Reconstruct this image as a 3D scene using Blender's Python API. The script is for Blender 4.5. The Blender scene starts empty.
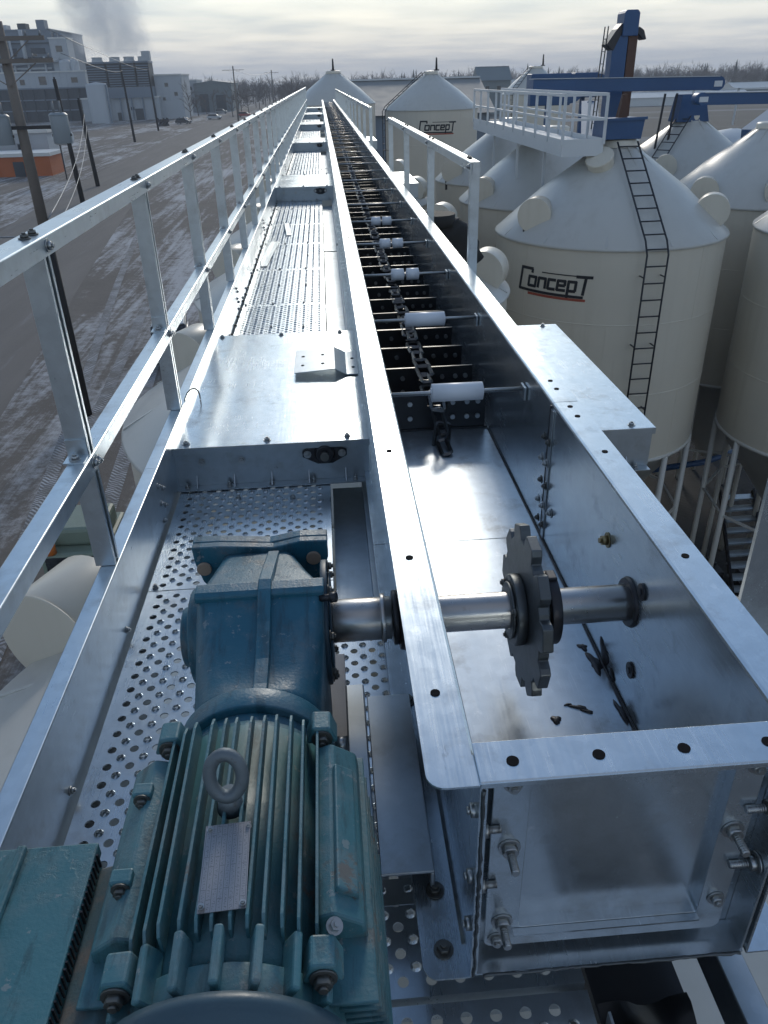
import bpy, math, random
from mathutils import Vector, Matrix
random.seed(7)
RAD = math.radians
scene = bpy.context.scene
col = scene.collection

# ------------------------------------------------------------------ camera
# the world origin is the camera; Y runs along the conveyor, X to the right
cam_d = bpy.data.cameras.new('camera')
cam = bpy.data.objects.new('camera', cam_d)
col.objects.link(cam)
PITCH, YAW, ROLL, FOC = 29.388, 3.459, 1.6, 770.0
_p, _y, _r = RAD(PITCH), RAD(YAW), RAD(ROLL)
_f = Vector((math.sin(_y)*math.cos(_p), math.cos(_y)*math.cos(_p), -math.sin(_p)))
_rt = Vector((math.cos(_y), -math.sin(_y), 0))
_up = _rt.cross(_f)
_rt2 = _rt*math.cos(_r) - _up*math.sin(_r)
_up2 = _up*math.cos(_r) + _rt*math.sin(_r)
cam.matrix_world = Matrix(((_rt2.x, _up2.x, -_f.x, 0), (_rt2.y, _up2.y, -_f.y, 0), (_rt2.z, _up2.z, -_f.z, 0), (0, 0, 0, 1)))
cam_d.sensor_fit = 'VERTICAL'
cam_d.sensor_height = 34.6
cam_d.lens = FOC*34.6/1024
cam_d.clip_start = 0.05
cam_d.clip_end = 6000
scene.camera = cam

# ------------------------------------------------------------------ sky and sun
SUN_EL, SUN_AZ = 21.5, 6.0          # azimuth clockwise from +Y
SKY_STRENGTH, SUN_STRENGTH = 0.14, 1.3
w = bpy.data.worlds.new('World')
scene.world = w
w.use_nodes = True
nt = w.node_tree
for n in list(nt.nodes): nt.nodes.remove(n)
N = nt.nodes.new; L = nt.links.new
out = N('ShaderNodeOutputWorld'); bg = N('ShaderNodeBackground')
sky = N('ShaderNodeTexSky'); sky.sky_type = 'NISHITA'; sky.sun_disc = False
sky.sun_elevation = RAD(SUN_EL); sky.sun_rotation = RAD(SUN_AZ)
sky.altitude = 250; sky.air_density = 1.2; sky.dust_density = 0.6; sky.ozone_density = 3.0
tc = N('ShaderNodeTexCoord')
# cloud deck: the view direction is projected onto a flat layer, so clouds flatten towards the horizon
sep = N('ShaderNodeSeparateXYZ'); L(tc.outputs['Generated'], sep.inputs[0])
def wmath(op, a, b=None, clamp=False):
    m = N('ShaderNodeMath'); m.operation = op; m.use_clamp = clamp
    for i, v in enumerate((a, b)):
        if v is None: continue
        if isinstance(v, (int, float)): m.inputs[i].default_value = v
        else: L(v, m.inputs[i])
    return m.outputs[0]
zc = wmath('ADD', wmath('ABSOLUTE', sep.outputs[2]), 0.055)
cx = wmath('DIVIDE', sep.outputs[0], zc); cy = wmath('DIVIDE', sep.outputs[1], zc)
cmb = N('ShaderNodeCombineXYZ'); L(cx, cmb.inputs[0]); L(cy, cmb.inputs[1])
no = N('ShaderNodeTexNoise'); no.inputs['Scale'].default_value = 0.42; no.inputs['Detail'].default_value = 7; no.inputs['Roughness'].default_value = 0.55
L(cmb.outputs[0], no.inputs['Vector'])
rmp = N('ShaderNodeValToRGB'); rmp.color_ramp.elements[0].position = 0.36; rmp.color_ramp.elements[1].position = 0.62
L(no.outputs['Fac'], rmp.inputs[0])
no2 = N('ShaderNodeTexNoise'); no2.inputs['Scale'].default_value = 0.9; no2.inputs['Detail'].default_value = 6
L(cmb.outputs[0], no2.inputs['Vector'])
crm = N('ShaderNodeValToRGB')
crm.color_ramp.elements[0].position = 0.3; crm.color_ramp.elements[0].color = (4.7, 4.9, 5.3, 1)
crm.color_ramp.elements[1].position = 0.68; crm.color_ramp.elements[1].color = (8.0, 7.6, 7.0, 1)
L(no2.outputs['Fac'], crm.inputs[0])
# the cloud cover thins out overhead and behind, where the blue shows
cov = wmath('MULTIPLY', rmp.outputs[0], 0.22)
low = wmath('SUBTRACT', 1.0, wmath('MULTIPLY', wmath('ABSOLUTE', sep.outputs[2]), 2.7), True)
fac = wmath('MAXIMUM', cov, wmath('MULTIPLY', low, 1.0), True)
mx = N('ShaderNodeMix'); mx.data_type = 'RGBA'
L(fac, mx.inputs['Factor']); tnt = N('ShaderNodeMix'); tnt.data_type = 'RGBA'; tnt.blend_type = 'MULTIPLY'; tnt.inputs['Factor'].default_value = 1; L(sky.outputs[0], tnt.inputs['A']); tnt.inputs['B'].default_value = (.88, 1.0, 1.05, 1); L(tnt.outputs['Result'], mx.inputs['A']); L(crm.outputs[0], mx.inputs['B'])
L(mx.outputs['Result'], bg.inputs[0]); bg.inputs[1].default_value = SKY_STRENGTH
L(bg.outputs[0], out.inputs[0])
sun_d = bpy.data.lights.new('sun', 'SUN'); sun_d.energy = SUN_STRENGTH; sun_d.angle = RAD(11); sun_d.color = (1.0, 0.92, 0.80)
sun = bpy.data.objects.new('sun', sun_d); col.objects.link(sun)
_sd = Vector((math.sin(RAD(SUN_AZ))*math.cos(RAD(SUN_EL)), math.cos(RAD(SUN_AZ))*math.cos(RAD(SUN_EL)), math.sin(RAD(SUN_EL))))
sun.rotation_euler = _sd.to_track_quat('Z', 'Y').to_euler()
scene.view_settings.view_transform = 'Standard'; scene.view_settings.look = 'None'
scene.view_settings.exposure = 0.0; scene.view_settings.gamma = 1.0; scene.view_settings.use_curve_mapping = False

# ------------------------------------------------------------------ mesh helpers
class MB:
    def __init__(s): s.v = []; s.f = []; s.sm = []; s.mi = []; s.cur = 0
    def face(s, idx, smooth=False): s.f.append(tuple(idx)); s.sm.append(smooth); s.mi.append(s.cur)
    def add(s, pts, faces, smooth=False):
        b = len(s.v); s.v.extend(tuple(p) for p in pts)
        for f in faces: s.face([b+i for i in f], smooth)
    def box(s, x0, x1, y0, y1, z0, z1):
        s.add([(x0,y0,z0),(x1,y0,z0),(x1,y1,z0),(x0,y1,z0),(x0,y0,z1),(x1,y0,z1),(x1,y1,z1),(x0,y1,z1)],
              [(0,3,2,1),(4,5,6,7),(0,1,5,4),(1,2,6,5),(2,3,7,6),(3,0,4,7)]); return s
    def bar(s, p0, p1, wdt, hgt, up=(0,0,1)):
        p0, p1 = Vector(p0), Vector(p1); d = (p1-p0).normalized(); up = Vector(up)
        a = d.cross(up)
        if a.length < 1e-5: a = d.cross(Vector((1,0,0)))
        a.normalize(); b = a.cross(d)
        q = []
        for p in (p0, p1):
            for i, j in ((-1,-1),(1,-1),(1,1),(-1,1)): q.append(p+a*(i*wdt/2)+b*(j*hgt/2))
        s.add(q, [(0,1,2,3),(7,6,5,4),(0,4,5,1),(1,5,6,2),(2,6,7,3),(3,7,4,0)]); return s
    def cyl(s, p0, p1, r0, r1=None, n=16, caps=True):
        r1 = r0 if r1 is None else r1
        p0, p1 = Vector(p0), Vector(p1); d = (p1-p0).normalized()
        a = d.cross(Vector((0,0,1)))
        if a.length < 1e-5: a = Vector((1,0,0))
        a.normalize(); b = d.cross(a)
        base = len(s.v)
        for p, r in ((p0,r0),(p1,r1)):
            for i in range(n):
                t = 2*math.pi*i/n; s.v.append(tuple(p+a*(r*math.cos(t))+b*(r*math.sin(t))))
        for i in range(n):
            j = (i+1) % n; s.face((base+i, base+j, base+n+j, base+n+i), True)
        if caps:
            s.face([base+i for i in range(n)][::-1]); s.face([base+n+i for i in range(n)])
        return s
    def tube(s, pts, r, n=8, closed=False):
        pts = [Vector(p) for p in pts]; m = len(pts); base = len(s.v); prev = None
        for k, p in enumerate(pts):
            if closed: d = pts[(k+1) % m]-pts[k-1]
            else: d = pts[min(k+1, m-1)]-pts[max(k-1, 0)]
            d.normalize()
            a = d.cross(Vector((0,0,1))) if prev is None else prev-d*prev.dot(d)
            if a.length < 1e-5: a = d.cross(Vector((0,1,0)))
            a.normalize(); prev = a; b = d.cross(a)
            rr = r[k] if isinstance(r, (list, tuple)) else r
            for i in range(n):
                t = 2*math.pi*i/n; s.v.append(tuple(p+a*(rr*math.cos(t))+b*(rr*math.sin(t))))
        for k in range(m if closed else m-1):
            k2 = (k+1) % m
            for i in range(n):
                j = (i+1) % n; s.face((base+k*n+i, base+k*n+j, base+k2*n+j, base+k2*n+i), True)
        if not closed:
            s.face([base+i for i in range(n)][::-1]); s.face([base+(m-1)*n+i for i in range(n)])
        return s
    def loft(s, rings, smooth=True, caps=True, closed=True):
        base = len(s.v); n = len(rings[0])
        for r in rings: s.v.extend(tuple(p) for p in r)
        for k in range(len(rings)-1):
            for i in range(n if closed else n-1):
                j = (i+1) % n; s.face((base+k*n+i, base+k*n+j, base+(k+1)*n+j, base+(k+1)*n+i), smooth)
        if caps and closed:
            s.face([base+i for i in range(n)][::-1]); s.face([base+(len(rings)-1)*n+i for i in range(n)])
        return s
    def prism(s, prof, axis, a, b, smooth=False):
        # prof: 2-D points in the two other axes; axis 'x' 'y' 'z'
        def P(u, v, t): return {'x': (t,u,v), 'y': (u,t,v), 'z': (u,v,t)}[axis]
        n = len(prof); base = len(s.v)
        for t in (a, b):
            for u, v in prof: s.v.append(P(u, v, t))
        for i in range(n):
            j = (i+1) % n; s.face((base+i, base+j, base+n+j, base+n+i), smooth)
        s.face([base+i for i in range(n)][::-1]); s.face([base+n+i for i in range(n)])
        return s
    def lathe(s, prof, c, n=48, smooth=True):
        # prof: (r, z) from the bottom up, about a vertical axis through c=(x,y,z)
        rings = []
        for r, z in prof:
            rings.append([(c[0]+r*math.cos(2*math.pi*i/n), c[1]+r*math.sin(2*math.pi*i/n), c[2]+z) for i in range(n)])
        return s.loft(rings, smooth, False)
    def ico(s, c, r):
        t = (1+5**.5)/2; k = r/math.sqrt(1+t*t)
        vs = [(-1,t,0),(1,t,0),(-1,-t,0),(1,-t,0),(0,-1,t),(0,1,t),(0,-1,-t),(0,1,-t),(t,0,-1),(t,0,1),(-t,0,-1),(-t,0,1)]
        s.add([(c[0]+x*k, c[1]+y*k, c[2]+z*k) for x,y,z in vs], [(0,11,5),(0,5,1),(0,1,7),(0,7,10),(0,10,11),(1,5,9),(5,11,4),(11,10,2),(10,7,6),(7,1,8),(3,9,4),(3,4,2),(3,2,6),(3,6,8),(3,8,9),(4,9,5),(2,4,11),(6,2,10),(8,6,7),(9,8,1)], True); return s
    def mesh(s, name, mats):
        me = bpy.data.meshes.new(name); me.from_pydata(s.v, [], s.f)
        me.polygons.foreach_set('use_smooth', s.sm)
        me.polygons.foreach_set('material_index', s.mi)
        for m in (mats if isinstance(mats, (list, tuple)) else [mats]): me.materials.append(m)
        me.update(); return me
    def build(s, name, mats, parent=None, bevel=0, seg=2):
        org = W.get(parent, Vector((0,0,0))) if parent else Vector((0,0,0))
        if org.length: s.v = [(x-org.x, y-org.y, z-org.z) for x,y,z in s.v]
        o = bpy.data.objects.new(name, s.mesh(name, mats)); col.objects.link(o)
        if parent: o.parent = parent
        W[o] = org.copy()
        if bevel: bev(o, bevel, seg)
        return o
W = {}
def bev(o, wdt, seg=2):
    m = o.modifiers.new('bevel', 'BEVEL'); m.width = wdt; m.segments = seg; m.limit_method = 'ANGLE'; m.angle_limit = RAD(40)
def thing(name, label, cat, loc=(0,0,0), group=None):
    o = bpy.data.objects.new(name, None); col.objects.link(o); o.location = loc; o.empty_display_size = 0.2
    o['label'] = label; o['category'] = cat
    if group: o['group'] = group
    W[o] = Vector(loc); return o
def tag(o, label, cat, group=None):
    o['label'] = label; o['category'] = cat
    if group: o['group'] = group
    return o
def put(me, name, loc, parent=None, rot=None, scale=None):
    o = bpy.data.objects.new(name, me); col.objects.link(o)
    org = W.get(parent, Vector((0,0,0))) if parent else Vector((0,0,0))
    o.location = Vector(loc)-org
    if rot: o.rotation_euler = rot
    if scale: o.scale = scale
    if parent: o.parent = parent
    W[o] = Vector(loc); return o
def struct(o): o['kind'] = 'structure'; return o
def stuff(o): o['kind'] = 'stuff'; return o

# ------------------------------------------------------------------ materials
def mat(name): 
    m = bpy.data.materials.new(name); m.use_nodes = True
    return m, m.node_tree, m.node_tree.nodes['Principled BSDF']
def ramp(t, src, stops):
    r = t.nodes.new('ShaderNodeValToRGB'); e = r.color_ramp.elements
    while len(e) < len(stops): e.new(0.5)
    for i, (p, c) in enumerate(stops): e[i].position = p; e[i].color = (*c, 1) if len(c) == 3 else c
    t.links.new(src, r.inputs[0]); return r.outputs[0]
def noise(t, vec, scale, detail=4, rough=0.5, dist=0):
    n = t.nodes.new('ShaderNodeTexNoise'); n.inputs['Scale'].default_value = scale; n.inputs['Detail'].default_value = detail
    n.inputs['Roughness'].default_value = rough; n.inputs['Distortion'].default_value = dist
    if vec: t.links.new(vec, n.inputs['Vector'])
    return n.outputs['Fac']
def mapping(t, vec, scale=(1,1,1), rot=(0,0,0), loc=(0,0,0)):
    n = t.nodes.new('ShaderNodeMapping'); n.inputs['Scale'].default_value = scale; n.inputs['Rotation'].default_value = rot; n.inputs['Location'].default_value = loc
    t.links.new(vec, n.inputs[0]); return n.outputs[0]
def mixc(t, f, a, b, mode='MIX'):
    n = t.nodes.new('ShaderNodeMix'); n.data_type = 'RGBA'; n.blend_type = mode
    for k, v in (('Factor', f), ('A', a), ('B', b)):
        if isinstance(v, (int, float)): n.inputs[k].default_value = v
        elif isinstance(v, tuple): n.inputs[k].default_value = (*v, 1) if len(v) == 3 else v
        else: t.links.new(v, n.inputs[k])
    return n.outputs['Result']
def mth(t, op, a, b=None, clamp=False):
    m = t.nodes.new('ShaderNodeMath'); m.operation = op; m.use_clamp = clamp
    for i, v in enumerate((a, b)):
        if v is None: continue
        if isinstance(v, (int, float)): m.inputs[i].default_value = v
        else: t.links.new(v, m.inputs[i])
    return m.outputs[0]
def bump(t, b, h, strength, dist=0.01):
    n = t.nodes.new('ShaderNodeBump'); n.inputs['Strength'].default_value = strength; n.inputs['Distance'].default_value = dist
    t.links.new(h, n.inputs['Height']); t.links.new(n.outputs[0], b.inputs['Normal'])
def geo(t): return t.nodes.new('ShaderNodeNewGeometry').outputs['Position']
def objc(t): return t.nodes.new('ShaderNodeTexCoord').outputs['Object']

def galvanised(name, c=(.60,.64,.67), rough=(.24,.46), grime=.3, wave=.1, metal=.87, simple=False, streak=(1,1,1)):
    m, t, b = mat(name); P = geo(t)
    v = t.nodes.new('ShaderNodeTexVoronoi'); v.inputs['Scale'].default_value = 85; t.links.new(P, v.inputs['Vector'])
    sp = noise(t, v.outputs['Position'], 31, 0)
    big = noise(t, P, 3.2, 3, .6); scr = noise(t, mapping(t, P, (190*streak[0], 6*streak[1], 190*streak[2])), 1, 3, .6)
    r = mth(t, 'ADD', mth(t, 'MULTIPLY', sp, .045), mth(t, 'ADD', mth(t, 'MULTIPLY', big, .20), mth(t, 'MULTIPLY', scr, .20)))
    mr = t.nodes.new('ShaderNodeMapRange'); mr.inputs[1].default_value = .15; mr.inputs[2].default_value = .40
    mr.inputs[3].default_value = rough[0]; mr.inputs[4].default_value = rough[1]; t.links.new(r, mr.inputs[0]); t.links.new(mr.outputs[0], b.inputs['Roughness'])
    c1 = mixc(t, ramp(t, sp, [(.25,(0,0,0)),(.8,(1,1,1))]), tuple(x*.94 for x in c), tuple(min(1, x*1.04) for x in c))
    dirt = ramp(t, noise(t, P, 7.5, 5, .68), [(.54,(0,0,0)),(.74,(1,1,1))])
    c2 = mixc(t, mth(t, 'MULTIPLY', dirt, grime), c1, (.24,.23,.21))
    mark = ramp(t, noise(t, mapping(t, P, (26,9,26), (0,0,.5)), 1, 4, .7), [(.70,(0,0,0)),(.76,(1,1,1))])
    c3 = mixc(t, mth(t, 'MULTIPLY', mark, grime), c2, (.12,.12,.12))
    # handling scratches in two directions and pale scuffs
    if simple: s1 = s2 = scf = None
    else:
      s1 = ramp(t, noise(t, mapping(t, P, (260,7,260), (0,0,.9)), 1, 2, .5), [(.68,(0,0,0)),(.71,(1,1,1))]); s2 = ramp(t, noise(t, mapping(t, P, (300,9,300), (.3,.2,-.35)), 1, 2, .5), [(.69,(0,0,0)),(.72,(1,1,1))])
      scf = mth(t, 'MULTIPLY', ramp(t, noise(t, mapping(t, P, (18,13,22), (0,0,.3)), 1, 4, .75), [(.62,(0,0,0)),(.70,(1,1,1))]), .35)
      c3 = mixc(t, mth(t, 'MAXIMUM', mth(t, 'MULTIPLY', mth(t, 'MAXIMUM', s1, s2), .30), scf), c3, (.82,.83,.84))
    t.links.new(c3, b.inputs['Base Color'])
    t.links.new(mth(t, 'SUBTRACT', metal, mth(t, 'MULTIPLY', dirt, .35*grime)), b.inputs['Metallic'])
    h = mth(t, 'MULTIPLY', scr, .014) if simple else mth(t, 'ADD', mth(t, 'MULTIPLY', noise(t, P, 2.6, 1), wave), mth(t, 'MULTIPLY', scr, .014))
    bump(t, b, h, .32, .02)
    return m
GALV = galvanised('galvanised_sheet', (.55,.61,.655), (.18,.38), .4, .10)
GALV_RAIL = galvanised('galvanised_rail', (.56,.615,.65), (.26,.46), .4, .06, simple=True)
GALV_DULL = galvanised('galvanised_weathered_shaded', (.43,.475,.51), (.32,.52), .5, .08, simple=True)  # dull galv; on cover box fronts and lips it paints in their shade
GALV_FLOOR = galvanised('galvanised_trough_floor', (.54,.595,.645), (.28,.44), .55, .08)
GALV_PERF = galvanised('galvanised_tread', (.55,.61,.66), (.24,.42), .35, .05, simple=True)

def painted(name, c, rough=.5, wear=0, wearc=(.3,.3,.3), scale=9, var=.12, metal=0, bumpk=.15, spec=.5, dust=0, dustc=(.30,.25,.20)):
    m, t, b = mat(name); P = geo(t)
    n1 = noise(t, P, scale*.4, 5, .6)
    cc = mixc(t, n1, tuple(x*(1-var) for x in c), tuple(min(1, x*(1+var)) for x in c))
    if wear:
        wf = ramp(t, noise(t, P, scale*2.2, 7, .7), [(.60,(0,0,0)),(.68,(1,1,1))]); cc = mixc(t, mth(t, 'MULTIPLY', wf, wear), cc, wearc)
    if dust:
        df = ramp(t, noise(t, P, scale*.9, 6, .65), [(.45,(0,0,0)),(.72,(1,1,1))]); cc = mixc(t, mth(t, 'MULTIPLY', df, dust), cc, dustc)
    t.links.new(cc, b.inputs['Base Color'])
    b.inputs['Metallic'].default_value = metal; b.inputs['Specular IOR Level'].default_value = spec
    t.links.new(mth(t, 'ADD', rough-.08, mth(t, 'MULTIPLY', noise(t, P, scale*3, 4), .16)), b.inputs['Roughness'])
    if bumpk: bump(t, b, noise(t, P, scale*14, 4, .6), bumpk, .002)
    return m
def binpaint(name, c):
    m, t, b = mat(name); P = geo(t)
    st = noise(t, mapping(t, P, (5,5,.16)), 1, 6, .65); pat = noise(t, P, .8, 6, .6)
    cc = mixc(t, pat, tuple(x*.93 for x in c), tuple(min(1, x*1.05) for x in c))
    f = mth(t, 'MULTIPLY', ramp(t, st, [(.50,(0,0,0)),(.72,(1,1,1))]), ramp(t, pat, [(.35,(.06,.06,.06)),(.65,(.32,.32,.32))]))
    cc = mixc(t, f, cc, tuple(x*k for x, k in zip(c, (.66,.62,.56))))
    spk = ramp(t, noise(t, P, 14, 5, .7), [(.70,(0,0,0)),(.76,(1,1,1))]); cc = mixc(t, mth(t, 'MULTIPLY', spk, .3), cc, (.25,.2,.15))
    t.links.new(cc, b.inputs['Base Color']); t.links.new(mth(t, 'ADD', .24, mth(t, 'MULTIPLY', pat, .22)), b.inputs['Roughness'])
    bump(t, b, noise(t, P, .9, 3), .12, .08); return m
def castpaint(name, c, rough=.42, rust=.5, scuff=.5):
    m, t, b = mat(name); P = geo(t)
    n1 = noise(t, P, 5, 6, .65); n2 = noise(t, P, 34, 6, .7)
    cc = mixc(t, n1, tuple(x*.74 for x in c), tuple(x*1.22 for x in c))
    pale = ramp(t, noise(t, P, 9, 6, .72), [(.46,(0,0,0)),(.60,(1,1,1))]); cc = mixc(t, mth(t, 'MULTIPLY', pale, scuff*.6), cc, tuple(.5*x+.13 for x in c))
    drip = ramp(t, noise(t, mapping(t, P, (26,5,4)), 1, 6, .7), [(.53,(0,0,0)),(.62,(1,1,1))]); cc = mixc(t, mth(t, 'MULTIPLY', drip, .6), cc, tuple(x*.35+.012 for x in c))
    rs = mth(t, 'MULTIPLY', ramp(t, noise(t, P, 24, 6, .75), [(.53,(0,0,0)),(.59,(1,1,1))]), ramp(t, noise(t, P, 4.5, 3), [(.50,(0,0,0)),(.58,(1,1,1))]))
    cc = mixc(t, mth(t, 'MULTIPLY', rs, rust), cc, mixc(t, n2, (.10,.05,.03), (.24,.15,.10)))
    chip = ramp(t, n2, [(.63,(0,0,0)),(.65,(1,1,1))]); cc = mixc(t, mth(t, 'MULTIPLY', chip, .5), cc, (.30,.31,.31))
    t.links.new(cc, b.inputs['Base Color'])
    t.links.new(mth(t, 'ADD', rough-.10, mth(t, 'ADD', mth(t, 'MULTIPLY', pale, .18), mth(t, 'MULTIPLY', n1, .15))), b.inputs['Roughness'])
    bump(t, b, mth(t, 'ADD', noise(t, P, 150, 4, .6), mth(t, 'SUBTRACT', mth(t, 'MULTIPLY', n2, .5), mth(t, 'MULTIPLY', rs, .6))), .4, .002); return m
TEAL = castpaint('motor_teal_paint', (.062,.180,.212), .44, .55, .8)
TEAL_LID = castpaint('terminal_box_paint', (.060,.185,.215), .46, .06, .5)
TEAL_DUST = painted('motor_teal_dusty', (.10,.17,.19), .62, .5, (.3,.24,.18), 16, .25, dust=.85, dustc=(.28,.22,.18), bumpk=.4)
GEARBLUE = castpaint('gearbox_blue_paint', (.022,.122,.180), .38, .25, .6)
BLACKFAN = painted('fan_cover_dark', (.045,.085,.11), .40, .2, (.1,.1,.1), 12)
STEEL = painted('machined_steel', (.46,.45,.44), .30, .3, (.28,.25,.22), 14, .12, .95, .08)
SPROCKET = painted('sprocket_steel', (.12,.13,.135), .45, .4, (.10,.09,.085), 12, .2, .85, .25)
DARKSTEEL = painted('dark_oily_steel', (.045,.045,.05), .42, .3, (.10,.09,.08), 14, .2, .6, .2)
BOLT = painted('zinc_bolt', (.42,.43,.43), .34, .3, (.18,.16,.13), 30, .15, .95, 0)
BOLT_DARK = painted('dull_bolt', (.16,.16,.15), .5, .4, (.22,.16,.10), 30, .2, .8, 0)
BRASS = painted('yellow_zinc_bolt', (.30,.24,.13), .42, .4, (.12,.10,.07), 30, .2, .85, 0)
HOLE = painted('dark_hole', (.012,.012,.013), .9, 0, bumpk=0, spec=.1)
UHMW = painted('black_plastic', (.016,.017,.019), .38, .25, (.05,.05,.05), 10, .2, 0, .1)
NYLON = painted('white_nylon', (.72,.73,.76), .42, .1, (.5,.5,.5), 10, .04, 0, .05)
CHAINSTEEL = painted('chain_steel', (.13,.13,.13), .36, .3, (.12,.11,.10), 30, .2, .95, .1)
GREYPAINT = painted('grey_mount_paint', (.40,.39,.40), .55, .2, (.2,.2,.2), 9, .1)
RUST = painted('rust', (.10,.055,.04), .8, .3, (.08,.045,.03), 6, .25)
CREAM = binpaint('bin_cream_paint', (.66,.61,.51))
CREAM_SKY_TINT = binpaint('bin_cream_sky_tint', (.55,.54,.50))  # same cream paint, greyed to put the roofs' sky reflection into the colour
BLUEPAINT = painted('elevator_blue_paint', (.028,.080,.19), .45, .15, (.08,.10,.14), 2, .2)
BLACKPAINT = painted('ladder_black', (.022,.025,.032), .5, .1, (.05,.05,.05), 8)
WHITEPAINT = painted('white_paint', (.60,.62,.63), .5, .2, (.4,.4,.4), 3, .08)
LOGO_BLACK = painted('decal_black', (.02,.022,.028), .45, .15, (.10,.10,.10), 5, bumpk=0)
LOGO_RED = painted('decal_red', (.36,.085,.055), .45, .2, (.3,.15,.12), 5, bumpk=0)
WOOD = painted('weathered_pole_wood', (.19,.165,.145), .85, .4, (.075,.06,.05), 4, .25)
TAR = painted('tarred_pole', (.022,.02,.02), .8, .2, (.05,.04,.035), 5)
PLANT = painted('plant_cladding', (.17,.205,.25), .6, .2, (.12,.14,.16), .12, .15, bumpk=0)
PLANT_PALE = painted('pale_cladding', (.40,.43,.46), .6, .2, (.3,.32,.34), .12, .1, bumpk=0)
PLANT_DARK = painted('dark_cladding', (.055,.062,.072), .7, .2, (.09,.09,.1), .12, .2, bumpk=0)
GREENGREY = painted('grey_green_cladding', (.17,.20,.21), .6, .2, (.13,.15,.15), .15, .1, bumpk=0)
ORANGE = painted('orange_container', (.42,.11,.03), .6, .3, (.2,.08,.04), 1, .15)
CARWHITE = painted('car_white', (.55,.56,.58), .25, .05, bumpk=0, var=.03)
GLASS_DK = painted('dark_window', (.02,.025,.03), .12, 0, bumpk=0, spec=.8)
RUBBER = painted('rubber', (.02,.02,.02), .8, 0, bumpk=.1)
INSUL = painted('insulator', (.22,.23,.24), .4, 0, bumpk=0)
XFORM = painted('transformer_grey', (.26,.29,.31), .45, .2, (.2,.2,.2), 2, .08)
ROOFWHITE = painted('white_roof_sheet', (.62,.62,.60), .5, .1, (.5,.5,.48), .3, .06, bumpk=0)
scene.cycles.max_bounces = 8; scene.cycles.diffuse_bounces = 3; scene.cycles.glossy_bounces = 4; scene.cycles.transmission_bounces = 2
scene.cycles.use_adaptive_sampling = True; scene.cycles.adaptive_threshold = .025

# ================================================================== GROUND
GZ = -12.0
def ground_mat():
    m, t, b = mat('frozen_yard'); P = geo(t)
    gr = mixc(t, noise(t, P, .35, 8, .7), (.085,.071,.061), (.215,.188,.165))
    gr = mixc(t, noise(t, P, 6, 5, .7), gr, mixc(t, .5, gr, (.17,.16,.15)))
    # snow lying in drifts and in wheel ruts along the yard
    nsn = noise(t, mapping(t, P, (.10,.035,.1), (0,0,.12)), 1, 9, .68, .5)
    rut = noise(t, mapping(t, P, (.9,.05,1), (0,0,.16)), 1, 9, .7, 1.2)
    s = mth(t, 'ADD', mth(t, 'MULTIPLY', nsn, .55), mth(t, 'MULTIPLY', rut, .45))
    s2 = mth(t, 'ADD', s, mth(t, 'MULTIPLY', noise(t, P, 2.2, 6, .75), .26))
    f = ramp(t, s2, [(.62,(0,0,0)),(.72,(1,1,1))])
    c = mixc(t, mth(t, 'MULTIPLY', f, .75), gr, (.54,.545,.56))
    t.links.new(c, b.inputs['Base Color']); b.inputs['Roughness'].default_value = .9; b.inputs['Specular IOR Level'].default_value = .2
    bump(t, b, mth(t, 'ADD', s2, mth(t, 'MULTIPLY', noise(t, P, 3, 6, .7), .6)), .6, .12)
    return m
def road_mat():
    m, t, b = mat('gravel_road'); P = geo(t)
    c = mixc(t, noise(t, mapping(t, P, (.5,.05,.5), (0,0,.16)), 1, 7, .65), (.135,.121,.110), (.235,.214,.194))
    f = ramp(t, noise(t, mapping(t, P, (.7,.05,.5), (0,0,.16)), 1, 8, .7), [(.58,(0,0,0)),(.75,(1,1,1))])
    c = mixc(t, mth(t, 'MULTIPLY', f, .35), c, (.36,.37,.40))
    t.links.new(c, b.inputs['Base Color']); b.inputs['Roughness'].default_value = .9; b.inputs['Specular IOR Level'].default_value = .2
    bump(t, b, noise(t, P, 5, 6, .7), .4, .05); return m
def pad_mat():
    m, t, b = mat('shade_dark_gravel'); P = geo(t)
    c = mixc(t, noise(t, P, 1.6, 8, .7), (.012,.012,.012), (.035,.033,.031))  # near-black gravel: the shade under the bins is put into its colour
    t.links.new(c, b.inputs['Base Color']); b.inputs['Roughness'].default_value = .85
    bump(t, b, noise(t, P, 8, 6, .7), .6, .05); return m
def field_mat():
    m, t, b = mat('winter_field'); P = geo(t)
    c = mixc(t, noise(t, P, .02, 7, .65), (.06,.056,.05), (.12,.105,.085))
    f = ramp(t, noise(t, mapping(t, P, (.004,.03,.1), (0,0,.1)), 1, 7, .7), [(.50,(0,0,0)),(.64,(1,1,1))])
    c = mixc(t, mth(t, 'MULTIPLY', f, .5), c, (.36,.38,.41))
    t.links.new(c, b.inputs['Base Color']); b.inputs['Roughness'].default_value = .95; return m
g = MB()
xs = [-2600,-500,-200,-100,-50,-25,-10,0,10,25,50,100,300,2600]; ys = [-600,-100,-20,10,25,40,60,90,130,200,300,500,900,4500]
for x in xs:
    for y in ys: g.v.append((x, y, GZ))
ny = len(ys)
for i in range(len(xs)-1):
    for j in range(ny-1): g.face((i*ny+j, (i+1)*ny+j, (i+1)*ny+j+1, i*ny+j+1))
struct(g.build('ground', ground_mat()))
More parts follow.
